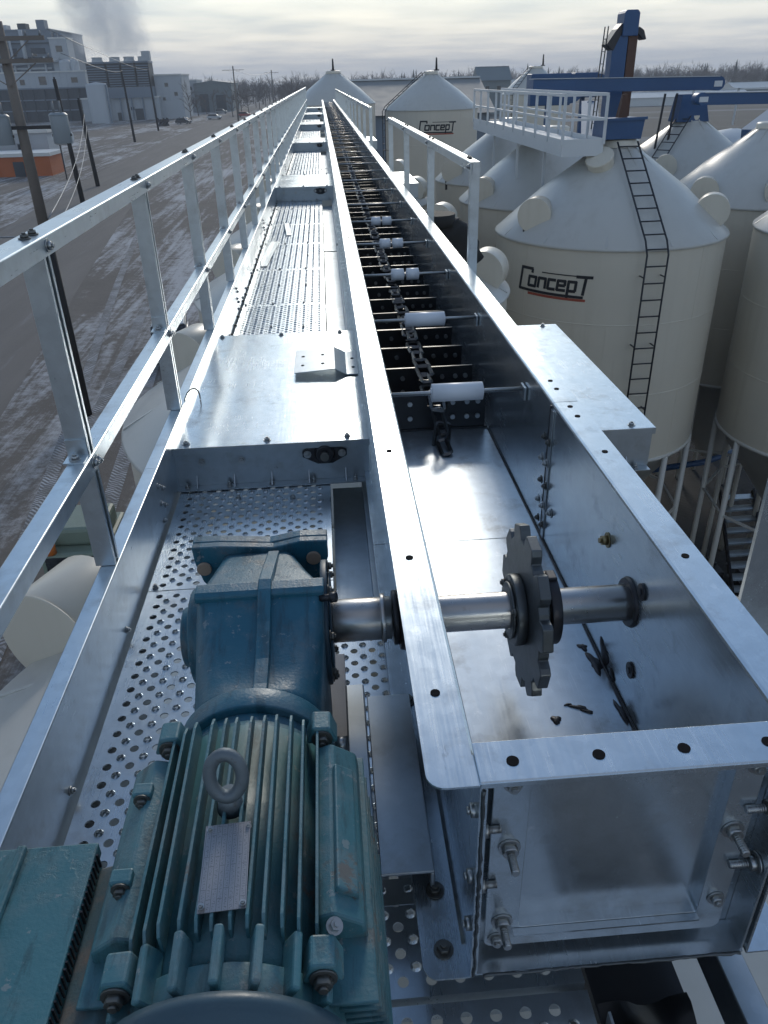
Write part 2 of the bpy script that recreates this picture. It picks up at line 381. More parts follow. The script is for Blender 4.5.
def strip(name, pts, wd, z, m):
    b = MB(); L_ = []; R_ = []
    for k, (x, y) in enumerate(pts):
        a = Vector(pts[max(k-1, 0)]); c = Vector(pts[min(k+1, len(pts)-1)]); d = (c-a).normalized()
        n = Vector((d.y, -d.x)); ww = wd[k] if isinstance(wd, list) else wd
        L_.append((x-n.x*ww/2, y-n.y*ww/2, z)); R_.append((x+n.x*ww/2, y+n.y*ww/2, z))
    b.v = L_+R_; n_ = len(pts)
    for k in range(n_-1): b.face((k, n_+k, n_+k+1, k+1))
    return struct(b.build(name, m))
strip('road', [(-14,-10),(-19,30),(-23,57),(-27,90),(-31,140),(-34,220),(-36,320),(-36,440),(-30,700)], [9,10,11,11,10,9,9,9,9], GZ+.006, road_mat())
strip('gravel_pad', [(9.5,-5),(9.5,42)], 16, GZ+.008, pad_mat())
fb = MB(); fb.add([(14,62,GZ+.01),(420,62,GZ+.01),(900,520,GZ+.01),(20,520,GZ+.01)], [(0,1,2,3)]); struct(fb.build('field', field_mat()))

# frozen tyre tracks pressed into the snow beside the bins
def track_mat():
    m, t, b = mat('tyre_track_snow'); P = geo(t)
    sp = t.nodes.new('ShaderNodeSeparateXYZ'); t.links.new(mapping(t, P, (1,1,1), (0,0,.10)), sp.inputs[0])
    zig = mth(t, 'PINGPONG', mth(t, 'MULTIPLY', sp.outputs[0], 1.0), .28)
    bar_ = mth(t, 'FRACT', mth(t, 'MULTIPLY', mth(t, 'ADD', sp.outputs[1], mth(t, 'MULTIPLY', zig, .8)), 5.5))
    tr = mth(t, 'MULTIPLY', ramp(t, bar_, [(.42,(0,0,0)),(.55,(1,1,1))]), ramp(t, noise(t, P, .9, 6, .65), [(.36,(0,0,0)),(.58,(1,1,1))]))
    n = noise(t, P, 3.5, 7, .7)
    c = mixc(t, mth(t, 'MULTIPLY', tr, .85), mixc(t, n, (.07,.066,.064), (.20,.195,.19)), mixc(t, n, (.36,.37,.40), (.58,.59,.62)))
    t.links.new(c, b.inputs['Base Color']); b.inputs['Roughness'].default_value = .85; bump(t, b, tr, .6, .05); return m
TRK = track_mat(); TZ = GZ+.014
for pts, wd in (([(-6.0,4),(-6.9,14),(-8.1,28),(-9.9,50)], .55), ([(-7.7,4),(-8.6,14),(-9.8,28),(-11.6,50)], .55), ([(-9.0,6),(-9.2,16),(-10.9,30),(-14.2,52),(-18,80)], .5), ([(-4.6,8),(-5.6,22),(-6.3,36),(-8.2,60)], .5)):
    sm = []
    for k in range(len(pts)-1):
        for q in range(6):
            f = q/6; p0, p1, p2, p3 = [Vector(pts[min(max(k+i, 0), len(pts)-1)]) for i in (-1,0,1,2)]
            v = .5*((2*p1)+(p2-p0)*f+(2*p0-5*p1+4*p2-p3)*f*f+(3*p1-p0-3*p2+p3)*f**3); sm.append((v.x, v.y))
    sm.append(pts[-1]); strip('track', sm, wd, TZ, TRK); TZ += .005
# ================================================================== SHARED SMALL HARDWARE
def bolt_mesh(r=.011, h=.009, m=BOLT, name='bolt'):
    b = MB(); b.cyl((0,0,0), (0,0,.0025), r*1.45, n=14)
    b.cyl((0,0,.0025), (0,0,.0025+h), r, r*.96, n=6); b.cyl((0,0,.0025+h), (0,0,.0025+h*1.5), r*.5, n=8)
    return b.mesh(name, m)
def stud_mesh(r=.012, m=BOLT):
    b = MB(); b.cyl((0,0,0), (0,0,.003), r*1.6, n=16); b.cyl((0,0,.003), (0,0,.015), r*1.15, n=6); b.cyl((0,0,.015), (0,0,.05), r*.55, n=10)
    for k in range(8): b.cyl((0,0,.018+k*.004), (0,0,.020+k*.004), r*.62, n=10)
    return b.mesh('stud_bolt', m)
BM = bolt_mesh(); BMS = bolt_mesh(.0075, .007); BMD = bolt_mesh(.010, .008, BOLT_DARK); BMB = bolt_mesh(.016, .016, BRASS); SM_ = stud_mesh()
UPX = (0, RAD(90), 0); UNX = (0, RAD(-90), 0); UNY = (RAD(90), 0, 0); UZ = (0, 0, 0)
def hole_mesh(r): return MB().cyl((0,0,-.001), (0,0,.0012), r, n=16).mesh('bolt_hole', HOLE)
HM = hole_mesh(.0085); HMS = hole_mesh(.006)

# ================================================================== WALKWAY
ZF = -1.45
PX0, PX1, PL = -.655, -.047, 1.22
def tread_mesh():
    b = MB(); cw, ch, n = .0275, .055, 12
    ncol, nrow = 20, 22
    x0 = (PX1-PX0)/2*0 + .029; y0 = .005
    def cell(cx0, cx1, cy0, cy1, r, rim):
        cx, cy = (cx0+cx1)/2, (cy0+cy1)/2; base = len(b.v)
        for i in range(n):
            t = 2*math.pi*(i+.5)/n; dx, dy = math.cos(t), math.sin(t)
            k = min(((cx1-cx0)/2)/max(abs(dx), 1e-6), ((cy1-cy0)/2)/max(abs(dy), 1e-6))
            b.v.append((cx+dx*k, cy+dy*k, 0))
        if rim:
            for i in range(n):
                t = 2*math.pi*(i+.5)/n; b.v.append((cx+math.cos(t)*r*1.45, cy+math.sin(t)*r*1.45, 0))
            for i in range(n):
                t = 2*math.pi*(i+.5)/n; rr = r*(1 if i % 3 else .72); b.v.append((cx+math.cos(t)*rr, cy+math.sin(t)*rr, .0045))
        for i in range(n):
            t = 2*math.pi*(i+.5)/n; b.v.append((cx+math.cos(t)*r, cy+math.sin(t)*r, 0 if not rim else .001))
        for i in range(n):
            t = 2*math.pi*(i+.5)/n; b.v.append((cx+math.cos(t)*r, cy+math.sin(t)*r, -.004))
        nr = (len(b.v)-base)//n
        for q in range(nr-1):
            for i in range(n):
                j = (i+1) % n; b.face((base+q*n+i, base+q*n+j, base+(q+1)*n+j, base+(q+1)*n+i))
        # corner triangles between the ring of rays and the square cell
        cs = [(cx1,cy1),(cx0,cy1),(cx0,cy0),(cx1,cy0)]
        for qx, qy in cs:
            a = math.atan2(qy-cy, qx-cx) % (2*math.pi); i = int((a/(2*math.pi)*n-.5) // 1) % n; j = (i+1) % n
            v = len(b.v); b.v.append((qx, qy, 0)); b.face((base+i, v, base+j))
    for c in range(ncol):
        xa = x0+c*cw; xb = xa+cw
        off = 0 if c % 2 == 0 else ch/2
        for r in range(nrow):
            ya = y0+r*ch+off
            if ya+ch > PL-.002: continue
            cell(xa, xb, ya, ya+ch, .0112 if c % 2 == 0 else .0078, c % 2 == 1)
        if off: b.add([(xa,y0,0),(xb,y0,0),(xb,y0+off,0),(xa,y0+off,0)], [(0,1,2,3)])
        ye = y0+off+nrow*ch
        while ye > PL-.002: ye -= ch
        b.add([(xa,ye,0),(xb,ye,0),(xb,PL-.002,0),(xa,PL-.002,0)], [(0,1,2,3)])
        b.add([(xa,.002,0),(xb,.002,0),(xb,y0,0),(xa,y0,0)], [(0,1,2,3)])
    xe = x0+ncol*cw; wd = PX1-PX0
    for xa, xb in ((0, x0), (xe, wd)): b.add([(xa,.002,0),(xb,.002,0),(xb,PL-.002,0),(xa,PL-.002,0)], [(0,1,2,3)])
    # folded skirts
    b.box(0, .003, .002, PL-.002, -.05, -.0005); b.box(wd-.003, wd, .002, PL-.002, -.05, -.0005)
    b.box(.003, wd-.003, .002, .005, -.05, -.0005); b.box(.003, wd-.003, PL-.005, PL-.002, -.05, -.0005)
    return b.mesh('tread_panel', GALV_PERF)
TREAD = tread_mesh()
CY1 = 47.0
walk = thing('walkway', 'perforated galvanised walkway running beside the long conveyor trough', 'walkway', (-.35, .0, ZF))
nb = 0
for k in range(-2, 38):
    y = 2.13+k*PL
    put(TREAD, 'tread_panel', (PX0, y, ZF+random.uniform(-.001, .001)), walk, (random.uniform(-.0015,.0015), random.uniform(-.002,.002), 0))
    if k < 12:
        for bx in (PX0+.02, PX1-.16, PX0+.22):
            put(BMS, 'bolt', (bx, y+.022, ZF+.001), walk)
        put(BMS, 'bolt', (PX0+.24, y+.62, ZF+.002), walk); put(BMS, 'bolt', (PX1-.15, y+.60, ZF+.002), walk)
s = MB(); s.box(PX0+.004, PX0+.05, -.5, CY1, -1.62, -1.505); s.build('stringer', GALV_DULL, walk)
s = MB(); s.box(PX1-.05, PX1-.004, -.5, CY1, -1.62, -1.505); s.build('stringer', GALV_DULL, walk)
for k in range(0, 20):
    y = 1.0+k*2.44
    MB().box(PX0+.055, .10, y, y+.06, -1.60, -1.51).build('cross_member', GALV_DULL, walk, 0)
# infill plates in the gap between the treads and the trough
for y0, y1, z in ((2.0, 3.0, -1.56), (4.9, 8.0, -1.50), (8.05, 11.2, -1.50), (13.0, 16.2, -1.50), (16.3, 19.6, -1.50)):
    p = MB(); p.box(-.04, .17, y0, y1, z-.003, z); p.box(.085, .16, y0+.04, y1-.04, z+.003, z+.065); p.build('infill_plate', DARKSTEEL if y0 < 2 else GALV_DULL, walk)
# near the head the treads carry on below the trough
for k in range(2):
    put(TREAD, 'tread_panel', (-.20, -.42+k*(PL+.01), -1.512), walk)
MB().prism([(.700,-1.66),(.700,-1.565),(.702,-1.562),(.752,-1.562),(.755,-1.565),(.755,-1.66),(.751,-1.66),(.751,-1.567),(.704,-1.567),(.704,-1.66)], 'y', -.3, 2.2).build('support_angle', GALV_DULL, walk)
for kx in (-.20, .412):  # unseen treads behind the camera, added to darken the end plate's reflection
    for k in range(1, 4): put(TREAD, 'tread_panel', (kx, -.42-k*(PL+.01), -1.512), walk)
MB().prism([(.36,-1.60),(.43,-1.60),(.43,-1.48),(.425,-1.48),(.425,-1.595),(.36,-1.595)], 'y', -.2, .74).build('support_angle', GALV_DULL, walk)

# ================================================================== LEFT GUARDRAIL
rail = thing('guardrail', 'galvanised guardrail with toe board along the left edge of the walkway', 'guardrail', (-.69, 0, -1.45))
XI, XO = -.667, -.735          # inner and outer face of the rails
RT, RB = -.305, -.350          # top rail
MT, MB_ = -.868, -.915         # mid rail
TT = -1.222                    # toe board top
POST0, PITCH_P, NPOST = 1.96, 1.22, 37
def chan_post():
    b = MB(); t = .004; hx, hy = .056, .046; z1 = RT-TT-.006
    # open side faces the walkway: two flanges, the web on the outside and narrow return lips
    b.box(-hx, 0, 0, t, 0, z1); b.box(-hx, 0, hy-t, hy, 0, z1); b.box(-hx, -hx+t, t, hy-t, 0, z1)
    b.box(-t, 0, t, .013, 0, z1); b.box(-t, 0, hy-.013, hy-t, 0, z1)
    return b.mesh('post', GALV_RAIL)
PM = chan_post()
for k in range(-1, NPOST):
    y = POST0+k*PITCH_P
    put(PM, 'post', (XI-.006, y-.02, TT+.002), rail)
    if k < 14:
        put(BM, 'bolt', (XI+.0005, y+.004, RT-.023), rail, UPX)
        put(BMD, 'bolt', (XI-.034, y-.035, RT+.0005), rail); put(BMD, 'bolt', (XI-.034, y+.02, RT+.0005), rail)
        put(BM, 'bolt', (XI+.0005, y+.012, MT-.028), rail, UPX); put(BM, 'bolt', (XI+.0005, y-.022, MT-.020), rail, UPX)
        MB().box(XI-.062, XI-.008, y-.075, y-.021, MT+.0005, MT+.005).box(XI-.062, XI-.008, y-.0255, y-.0212, MT+.005, MT+.05).build('clip_angle', GALV_RAIL, rail)
        put(BM, 'bolt', (XI-.036, y-.05, MT+.005), rail)
def channel(y0, y1, zt, zb, xi, xo, name, lip=.012):
    t = .0035; h = zt-zb
    # U section, open downward at the back: top face, inner face, outer face, short lips
    prof = [(xi,zb),(xi,zt-.003),(xi-.001,zt-.001),(xi-.003,zt),(xo+.003,zt),(xo+.001,zt-.001),(xo,zt-.003),(xo,zb+.004),(xo+t,zb+.004),(xo+t,zt-t),(xi-t,zt-t),(xi-t,zb)]
    b = MB(); b.prism([(p[0], p[1]) for p in prof], 'y', y0, y1); return b.build(name, GALV_RAIL, rail)
yy = POST0-PITCH_P*2+.15; first = True
while yy < 46:
    y2 = min(yy+PITCH_P*3, 46.2)
    channel(yy, y2-.003, RT, RB, XI, XO, 'top_rail'); channel(yy, y2-.003, MT, MB_, XI-.0, XO+.015, 'mid_rail'); yy = y2
yy = POST0-PITCH_P*2+.02
k = 0
while yy < 46:
    y2 = min(yy+PITCH_P*2.5, 46.2)
    b = MB(); t = .0035; xi, xo = -.668, -.718
    b.prism([(xi,ZF-.04),(xi,TT-.003),(xi-.001,TT-.001),(xi-.003,TT),(xo+.004,TT),(xo,TT-.004),(xo,TT-.03),(xo+t,TT-.03),(xo+t,TT-t-.001),(xi-t,TT-t-.001),(xi-t,ZF-.04)], 'y', yy, y2-.002)
    b.build('toe_board', GALV_RAIL, rail)
    if k < 5:
        for q in range(5):
            put(BMS, 'bolt', (xi+.0005, y2-.05+(q % 2)*.055, ZF+.035+q*.036), rail, UPX)
        for q in (.3, .6, 1.15, 1.75, 2.35): put(BMS, 'bolt', (xi+.0005, yy+q, ZF+.03), rail, UPX)
    yy = y2; k += 1
# row of fasteners in the strip between toe board and treads further along
for k in range(60):
    put(BMD, 'bolt', (-.662+random.uniform(-.002,.004), 4.6+k*.22, ZF+.004), rail, None, (.8,.8,.8))
cab = MB(); cab.tube([(-.672,3.26,-1.24),(-.670,3.27,-1.215),(-.660,3.29,-1.195),(-.648,3.32,-1.188),(-.636,3.35,-1.195),(-.628,3.375,-1.215),(-.625,3.39,-1.24),(-.626,3.395,-1.262)], .0032, 6)
tag(cab.build('loose_cable', RUBBER), 'short black cable looping off the front cover box beside the guardrail', 'cable')

# ================================================================== CONVEYOR TROUGH
conv = thing('conveyor_trough', 'long open topped galvanised conveyor trough reaching towards the horizon', 'conveyor', (.437, .787, -1.42))
XL, XR, ZT, ZB = .184, .690, -.92, -1.42
YE, YJ, YEND = .787, 2.28, 46.5
FW = .083
def wall(y0, y1, side, name='side_wall'):
    t = .004; b = MB(); x = XL if side < 0 else XR; s = side
    def q(u, v): return (x+s*u, v)
    # top flange with a rolled inner corner, wall, bottom flange
    prof = [q(0,ZB+.001), q(0,ZT-.008), q(.002,ZT-.003), q(.007,ZT), q(FW,ZT), q(FW,ZT-t), q(.009,ZT-t), q(t+.001,ZT-.009), q(t,ZB+t+.005), q(t+.006,ZB+t), q(FW+.004,ZB+t), q(FW+.004,ZB+.001)]
    if s > 0: prof = prof[::-1]
    b.prism(prof, 'y', y0, y1); return b.build(name, GALV, conv)
def rounded_flange(side):
    # head section: the flange ends are rounded off at the corner nearest the camera
    b = MB(); t = .004; x = XL if side < 0 else XR; s = side
    for z in (ZT-t, ZB+.001):
        w_ = FW if z > -1.2 else FW+.004; r = .028
        pts = [(x+s*.002, YE)]
        for k in range(7):
            a = math.pi/2*k/6; pts.append((x+s*(w_-r+r*math.sin(a)), YE+r-r*math.cos(a)))
        pts += [(x+s*w_, YE+.06), (x+s*.002, YE+.06)]
        if s < 0: pts = pts[::-1]
        b.prism(pts, 'z', z, z+t)
    b.box(min(x,x+s*t), max(x,x+s*t), YE, YE+.06, ZB+.006, ZT-.0045)
    return b.build('flange_end', GALV, conv)
for sd in (-1, 1):
    rounded_flange(sd)
    wall(YE+.06, YJ, sd)
    y = YJ+.004
    while y < YEND-.1:
        y2 = min(y+3.05, YEND); wall(y, y2-.004, sd); y = y2
# floor sheets
f = MB(); f.box(XL+.001, XR-.001, YE+.05, YJ-.001, ZB-.003, ZB+.0005); f.build('floor_sheet', GALV_FLOOR, conv)
f = MB(); f.box(XL+.001, XR-.001, YJ+.001, 5.33, ZB-.003, ZB+.0015); f.build('floor_sheet', GALV_FLOOR, conv)
y = 5.334
while y < YEND-.1:
    y2 = min(y+3.05, YEND); MB().box(XL+.001, XR-.001, y, y2-.003, ZB-.003, ZB+.0005).build('floor_sheet', GALV_FLOOR, conv); y = y2
# black liner on the floor beyond the head section, and a dark caulk seam along the right wall
MB().box(XL+.004, XR-.004, 3.25, YEND-.05, ZB+.003, ZB+.012).build('liner', UHMW, conv)
MB().tube([(XR-.004, .86, ZB+.003), (XR-.005, 1.2, ZB+.004), (XR-.003, 1.7, ZB+.003), (XR-.004, 3.24, ZB+.003)], .0035, 6).build('seam_sealant', DARKSTEEL, conv)
# joint cover strips on the inside of the right wall
j = MB(); j.box(XR-.0045, XR-.001, YJ-.03, YJ-.0015, ZB+.01, ZT-.02); j.build('joint_strip', GALV_DULL, conv)
j = MB(); j.box(XR-.006, XR-.001, YJ-.0014, YJ+.0055, ZB+.01, ZT-.01); j.build('joint_gap', DARKSTEEL, conv)
for k, z in enumerate((-1.05,-1.13,-1.21,-1.29,-1.36)):
    for dy in (-.022, .03): put(BM if k % 2 else BMD, 'bolt', (XR-.0055, YJ+dy+(.01 if k % 2 else 0), z), conv, UNX)
put(BM, 'bolt', (XR-.001, 2.19, -1.277), conv, UNX)
B1, B2, B3 = (1.683,-1.073), (1.435,-1.065), (1.427,-1.296)
put(BMB, 'bolt', (XR-.001, B1[0], B1[1]), conv, UNX, (.9,.9,.9))
for y, z in (B2, B3): MB().cyl((XR-.0005,y,z), (XR-.006,y,z), .021, n=24).cyl((XR-.0062,y,z), (XR-.009,y,z), .010, n=6).build('wall_plug', DARKSTEEL, conv, .002)
# flange holes
for y in (.99, 1.42, 1.98): put(HM, 'bolt_hole', (XL-.045, y, ZT+.0003), conv)
for y in (.93, 1.36, 1.90, 2.16, 2.24, 2.40, 2.48): put(HM, 'bolt_hole', (XR+.045, y, ZT+.0003), conv)
for k in range(1, 6):
    yj = YJ+3.05*k
    for dy in (-.05, .05):
        put(HM, 'bolt_hole', (XL-.045, yj+dy, ZT+.0003), conv); put(HM, 'bolt_hole', (XR+.045, yj+dy, ZT+.0003), conv)
for y in (.84, .96, 1.5, 1.8): put(BMD, 'bolt', (XL-.045, y, ZB+.005), conv, None, (1.3,1.3,1.3))
for z in (-1.0, -1.16, -1.29): put(BM, 'bolt', (XL-.001, YE+.022, z), conv, UNX, (1.1,1.1,1.1))
for y, z in ((1.10,-1.04),(1.06,-1.22)): put(BMD, 'bolt', (XL-.001, y, z), conv, UNX, (1.1,1.1,1.1))
# bearing housing on the outside of the left wall
SY, SZ = 1.499, -1.14
# ---- end plate
YP = .850
e = MB(); e.box(XL+.005, XR-.005, YP, YP+.004, ZB+.004, ZT-.005); e.build('end_plate', GALV, conv)
e = MB(); r = .004
e.prism([(YE-.002,ZT-.006),(YE-.002,ZT+.004),(YE+.001,ZT+.0065),(YP+.016,ZT+.0065),(YP+.016,ZT+.0025),(YE+.006,ZT+.0025),(YE+.004,ZT-.006)][::-1], 'x', XL-.004, XR+.004)
e.build('end_flange', GALV, conv, .0012)
e = MB(); e.box(XL+.005, XL+.009, YE+.004, YP-.001, ZB+.008, ZT-.008); e.build('end_side_flange', GALV, conv)
e = MB(); e.box(XR-.009, XR-.005, YE+.004, YP-.001, ZB+.008, ZT-.008); e.build('end_side_flange', GALV, conv)
e = MB(); e.box(XL+.005, XR-.005, YE+.002, YP-.001, ZB+.004, ZB+.008); e.build('end_bottom_flange', GALV, conv)
for k in range(4): put(HM, 'bolt_hole', (XL+.052+k*.134, YE+.036, ZT+.0068), conv, None, (1.15,1.15,1))
# inspection cover: rounded plate with a recessed panel, bent rim along the bottom and sides
cv0, cv1, cz0, cz1 = XL+.026, XR-.040, ZB+.030, ZT-.020
def rrect(x0, x1, z0, z1, r, n=6):
    p = []
    for cx, cz, a0 in ((x1-r,z0+r,-90),(x1-r,z1-r,0),(x0+r,z1-r,90),(x0+r,z0+r,180)):
        for k in range(n+1):
            a = RAD(a0+90*k/n); p.append((cx+r*math.cos(a), cz+r*math.sin(a)))
    return p
o_ = rrect(cv0, cv1, cz0, cz1, .018); i_ = rrect(cv0+.060, cv1-.050, cz0+.052, cz1-.012, .006)
e = MB(); nn = len(o_)
yo = YP-.026
e.loft([[(p[0], yo+.004, p[1]) for p in o_], [(p[0], yo, p[1]) for p in o_], [(p[0], yo, p[1]) for p in i_], [(p[0], yo+.022, p[1]) for p in i_]], False, False)
e.build('cover_frame', GALV, conv, .001)
e = MB(); e.box(cv0+.058, cv1-.048, yo+.0215, yo+.0235, cz0+.05, cz1-.010); e.build('cover_panel', GALV, conv)
e = MB(); e.box(cv0+.050, cv1-.050, yo-.014, yo-.001, cz0+.046, cz0+.050); e.build('cover_lip', GALV, conv)
for x, z in ((cv0+.032,-1.115),(cv0+.030,-1.315),(cv1-.028,-1.115)): put(SM_, 'stud_bolt', (x, yo-.0005, z), conv, UNY)
for x, z in ((cv0+.022,-1.365),(cv0+.03,-.965),(cv1-.018,-.965),(cv1-.022,-1.30)): put(BM, 'bolt', (x, yo-.0005, z), conv, UNY)
for z in (-1.06, -1.20): put(SM_, 'stud_bolt', (XR-.010, YE+.030, z), conv, UNX)
for z in (-1.06, -1.20): put(SM_, 'stud_bolt', (XL+.010, YE+.030, z), conv, UPX, (.9,.9,.6))
# weld bead and torn edge along the near corners
wb = MB()
pts = [(XL+.0015+random.uniform(-.0015,.0015), YE-.002+random.uniform(-.001,.001), ZB+.01+k*(ZT-ZB-.02)/40) for k in range(41)]
wb.tube(pts, [random.uniform(.002,.0036) for _ in pts], 6)
wb.build('weld_bead', SPROCKET, conv)
wb = MB(); pts = [(XL+.02+k*(XR-XL-.03)/50, YE-.0005+random.uniform(-.001,.001), ZB+.006+random.uniform(-.001,.001)) for k in range(51)]
wb.tube(pts, [random.uniform(.002,.004) for _ in pts], 6); wb.build('weld_bead', SPROCKET, conv)
# grease splashes and debris on the trough floor and wall
def splat(cx, cy, z, rx, ry, ang, name='grease_smear', n=26, wallx=None):
    b = MB(); c = []
    for k in range(n):
        a = 2*math.pi*k/n; rr = .8+.2*math.sin(3*a+cx*40)+random.uniform(-.12,.12); u, v = rx*rr*math.cos(a), ry*rr*math.sin(a)
        p, q = cx+u*math.cos(ang)-v*math.sin(ang), cy+u*math.sin(ang)+v*math.cos(ang)
        c.append((p, q, z) if wallx is None else (wallx, p, q))
    top = [(x, y, zz+.003) if wallx is None else (x-.003, y, zz) for x, y, zz in c]
    m = Vector((0,0,0))
    for p in top: m += Vector(p)
    m /= n
    bb = len(b.v); b.v.extend(c); b.v.extend([tuple(m+(Vector(p)-m)*.8) for p in top]); b.v.append(tuple(m))
    for k in range(n):
        q = (k+1) % n; b.face((bb+k, bb+q, bb+n+q, bb+n+k), True); b.face((bb+n+k, bb+n+q, bb+2*n), True)
    return b.build(name, DARKSTEEL, conv)
splat(.504, 1.40, ZB+.001, .016, .018, .3); splat(.575, 1.436, ZB+.001, .030, .009, -.35); splat(.592, 1.42, ZB+.001, .018, .006, -.4); splat(.548, 1.45, ZB+.001, .012, .003, .1)
splat(1.60, -1.385, 0, .05, .030, .5, wallx=XR-.001); splat(1.53, -1.40, 0, .025, .014, .2, wallx=XR-.001); splat(.668, 1.60, ZB+.001, .020, .055, 0.1); splat(.655, 1.67, ZB+.001, .014, .02, .4); splat(.676, 1.41, ZB+.002, .012, .05, .1)

# ================================================================== DRIVE SHAFT
sh = thing('drive_shaft', 'thick steel drive shaft with toothed sprocket across the open trough head', 'drive shaft', (.437, SY, SZ))
MB().cyl((.19,SY,SZ), (.688,SY,SZ), .045, n=40).build('shaft', STEEL, sh, .001)
MB().cyl((-.04,SY,SZ), (.10,SY,SZ), .052, n=40).cyl((.075,SY,SZ), (.086,SY,SZ), .060, n=40).build('output_hub', STEEL, sh, .001)
def sprocket():
    b = MB(); nt_ = 11; ring = []
    for k in range(nt_):
        for a, r in ((-.47,.180),(-.36,.178),(-.30,.198),(-.22,.210),(.22,.210),(.30,.198),(.36,.178)):
            t = 2*math.pi*(k+a)/nt_; ring.append((r*math.cos(t), r*math.sin(t)))
    x0, x1 = .418, .443
    b.prism([(SY+u, SZ+v) for u, v in ring], 'x', x0, x1); return b
spk = sprocket().build('sprocket', SPROCKET, sh, .0025)
MB().cyl((.393,SY,SZ), (.4175,SY,SZ), .088, n=40).cyl((.385,SY,SZ), (.393,SY,SZ), .07, n=40).build('hub', SPROCKET, sh, .003)
MB().cyl((.4435,SY,SZ), (.468,SY,SZ), .092, n=40).build('hub', SPROCKET, sh, .003)
MB().cyl((.474,SY,SZ), (.500,SY,SZ), .090, n=40).box(.476,.498,SY-.018,SY+.018,SZ+.082,SZ+.098).build('split_collar', DARKSTEEL, sh, .003)
for a in (.5, 2.6, 4.7): 
    put(BMD, 'set_screw', (.4345-.04, SY+.075*math.cos(a), SZ+.075*math.sin(a)), sh, UNX)
MB().cyl((.6805,SY,SZ), (.6895,SY,SZ), .060, .064, n=40).build('wall_seal', DARKSTEEL, sh, .001)
bh = thing('flange_bearing', 'black flange bearing on the left side of the trough head', 'bearing', (.15, SY, SZ))
MB().cyl((.118,SY,SZ), (.18,SY,SZ), .078, .092, n=36).cyl((.104,SY,SZ), (.118,SY,SZ), .066, n=36).build('housing', DARKSTEEL, bh, .003)
MB().prism([(SY+a, SZ+b) for a, b in ((-.13,-.035),(-.035,-.13),(.035,-.13),(.13,-.035),(.13,.035),(.035,.13),(-.035,.13),(-.13,.035))], 'x', .166, .1815).build('flange', DARKSTEEL, bh, .003)
for a in range(4):
    t = RAD(45+90*a)+RAD(45); put(BMD, 'bolt', (.166, SY+.112*math.cos(t), SZ+.112*math.sin(t)), bh, UNX, (1.3,1.3,1.3))

# dark tray standing in for the shaded cavity under the head, and crumpled plastic
tr = thing('cavity_tray', 'dark tray standing in for the shaded cavity under the trough head, with crumpled black plastic', 'tray', (.55, .5, -1.8))
MB().box(.42, .695, .40, 1.4, -1.80, -1.79).box(.42, .424, .40, 1.4, -1.79, -1.53).build('tray', DARKSTEEL, tr)
pl = MB(); nx, ny_ = 12, 22
for i in range(nx+1):
    for j_ in range(ny_+1): pl.v.append((.43+.255*i/nx, .42+.48*j_/ny_, -1.77+.012*math.sin(i*.9+j_*.45)+.010*math.sin(i*.5-j_*.8)+.008*random.random()))
for i in range(nx):
    for j_ in range(ny_): a_ = i*(ny_+1)+j_; pl.face((a_, a_+ny_+1, a_+ny_+2, a_+1), True)
pl.build('plastic_sheet', UHMW, tr)

# ================================================================== DRAG CHAIN
chain = thing('drag_chain', 'black paddle drag chain of open steel links inside the trough', 'drag chain', (.437, 3.2, -1.42))
def flight_mesh():
    b = MB(); hx = .235
    b.box(-hx, -.03, -.006, .006, .014, .185); b.box(.03, hx, -.006, .006, .014, .185); b.box(-.03, .03, -.006, .006, .014, .12)
    b.cur = 1
    for x in (-.19,-.11,.085,.15,.20):
        for z in (.065, .135): b.cyl((x,-.006,z), (x,-.016,z), .0115, n=8)
    return b.mesh('flight', [UHMW, BOLT])
def flight_low():
    b = MB(); hx = .235; b.box(-hx, hx, -.006, .006, .014, .185); b.cur = 1
    for x in (-.19,-.11,.085,.15,.20): b.cyl((x,-.006,.135), (x,-.016,.135), .009, n=5)
    return b.mesh('flight', [UHMW, BOLT])
def link_mesh(L_=.128, w_=.062, t=.019):
    b = MB(); pts = []
    for cx, cy, a0 in ((w_/2-.012, L_/2-.012, 0), (-w_/2+.012, L_/2-.012, 90), (-w_/2+.012, -L_/2+.012, 180), (w_/2-.012, -L_/2+.012, 270)):
        for k in range(4): a = RAD(a0+30*k); pts.append((cx+.012*math.cos(a), cy+.012*math.sin(a), 0))
    b.tube(pts, t*.5, 4, True); b.sm = [False]*len(b.f); return b.mesh('link', CHAINSTEEL)
FM, FL, LM, LM2 = flight_mesh(), flight_low(), link_mesh(), link_mesh(.120, .040, .018)
CXC = .425
nl = 0; y = 3.26; k = 0
while y < YEND-.5:
    put(FM if k < 30 else FL, 'flight', (CXC+.012, y, ZB), chain, (random.uniform(-.06,.06), 0, random.uniform(-.015,.015)))
    for q in range(3):
        if nl < 290:
            yy = y+.02+q*.113; tw = random.uniform(-.10,.10)
            put(LM if q % 2 == 0 else LM2, 'link', (CXC+random.uniform(-.005,.005), yy+.05, ZB+.175+(.012 if q % 2 else 0)+random.uniform(-.01,.008)), chain, (random.uniform(-.08,.08), tw, random.uniform(-.05,.05)))
            nl += 1
    y += .34; k += 1
# the loose end of the chain hangs over the first paddle onto the floor
for k, (yy, zz, rx) in enumerate(((3.20,-1.255,.35),(3.125,-1.325,1.0),(3.10,-1.39,1.2),(3.03,-1.404,.1))):
    put(LM if k % 2 == 0 else LM2, 'link', (CXC+.02+.003*k, yy, zz), chain, (rx, .2*(-1)**k, .05))

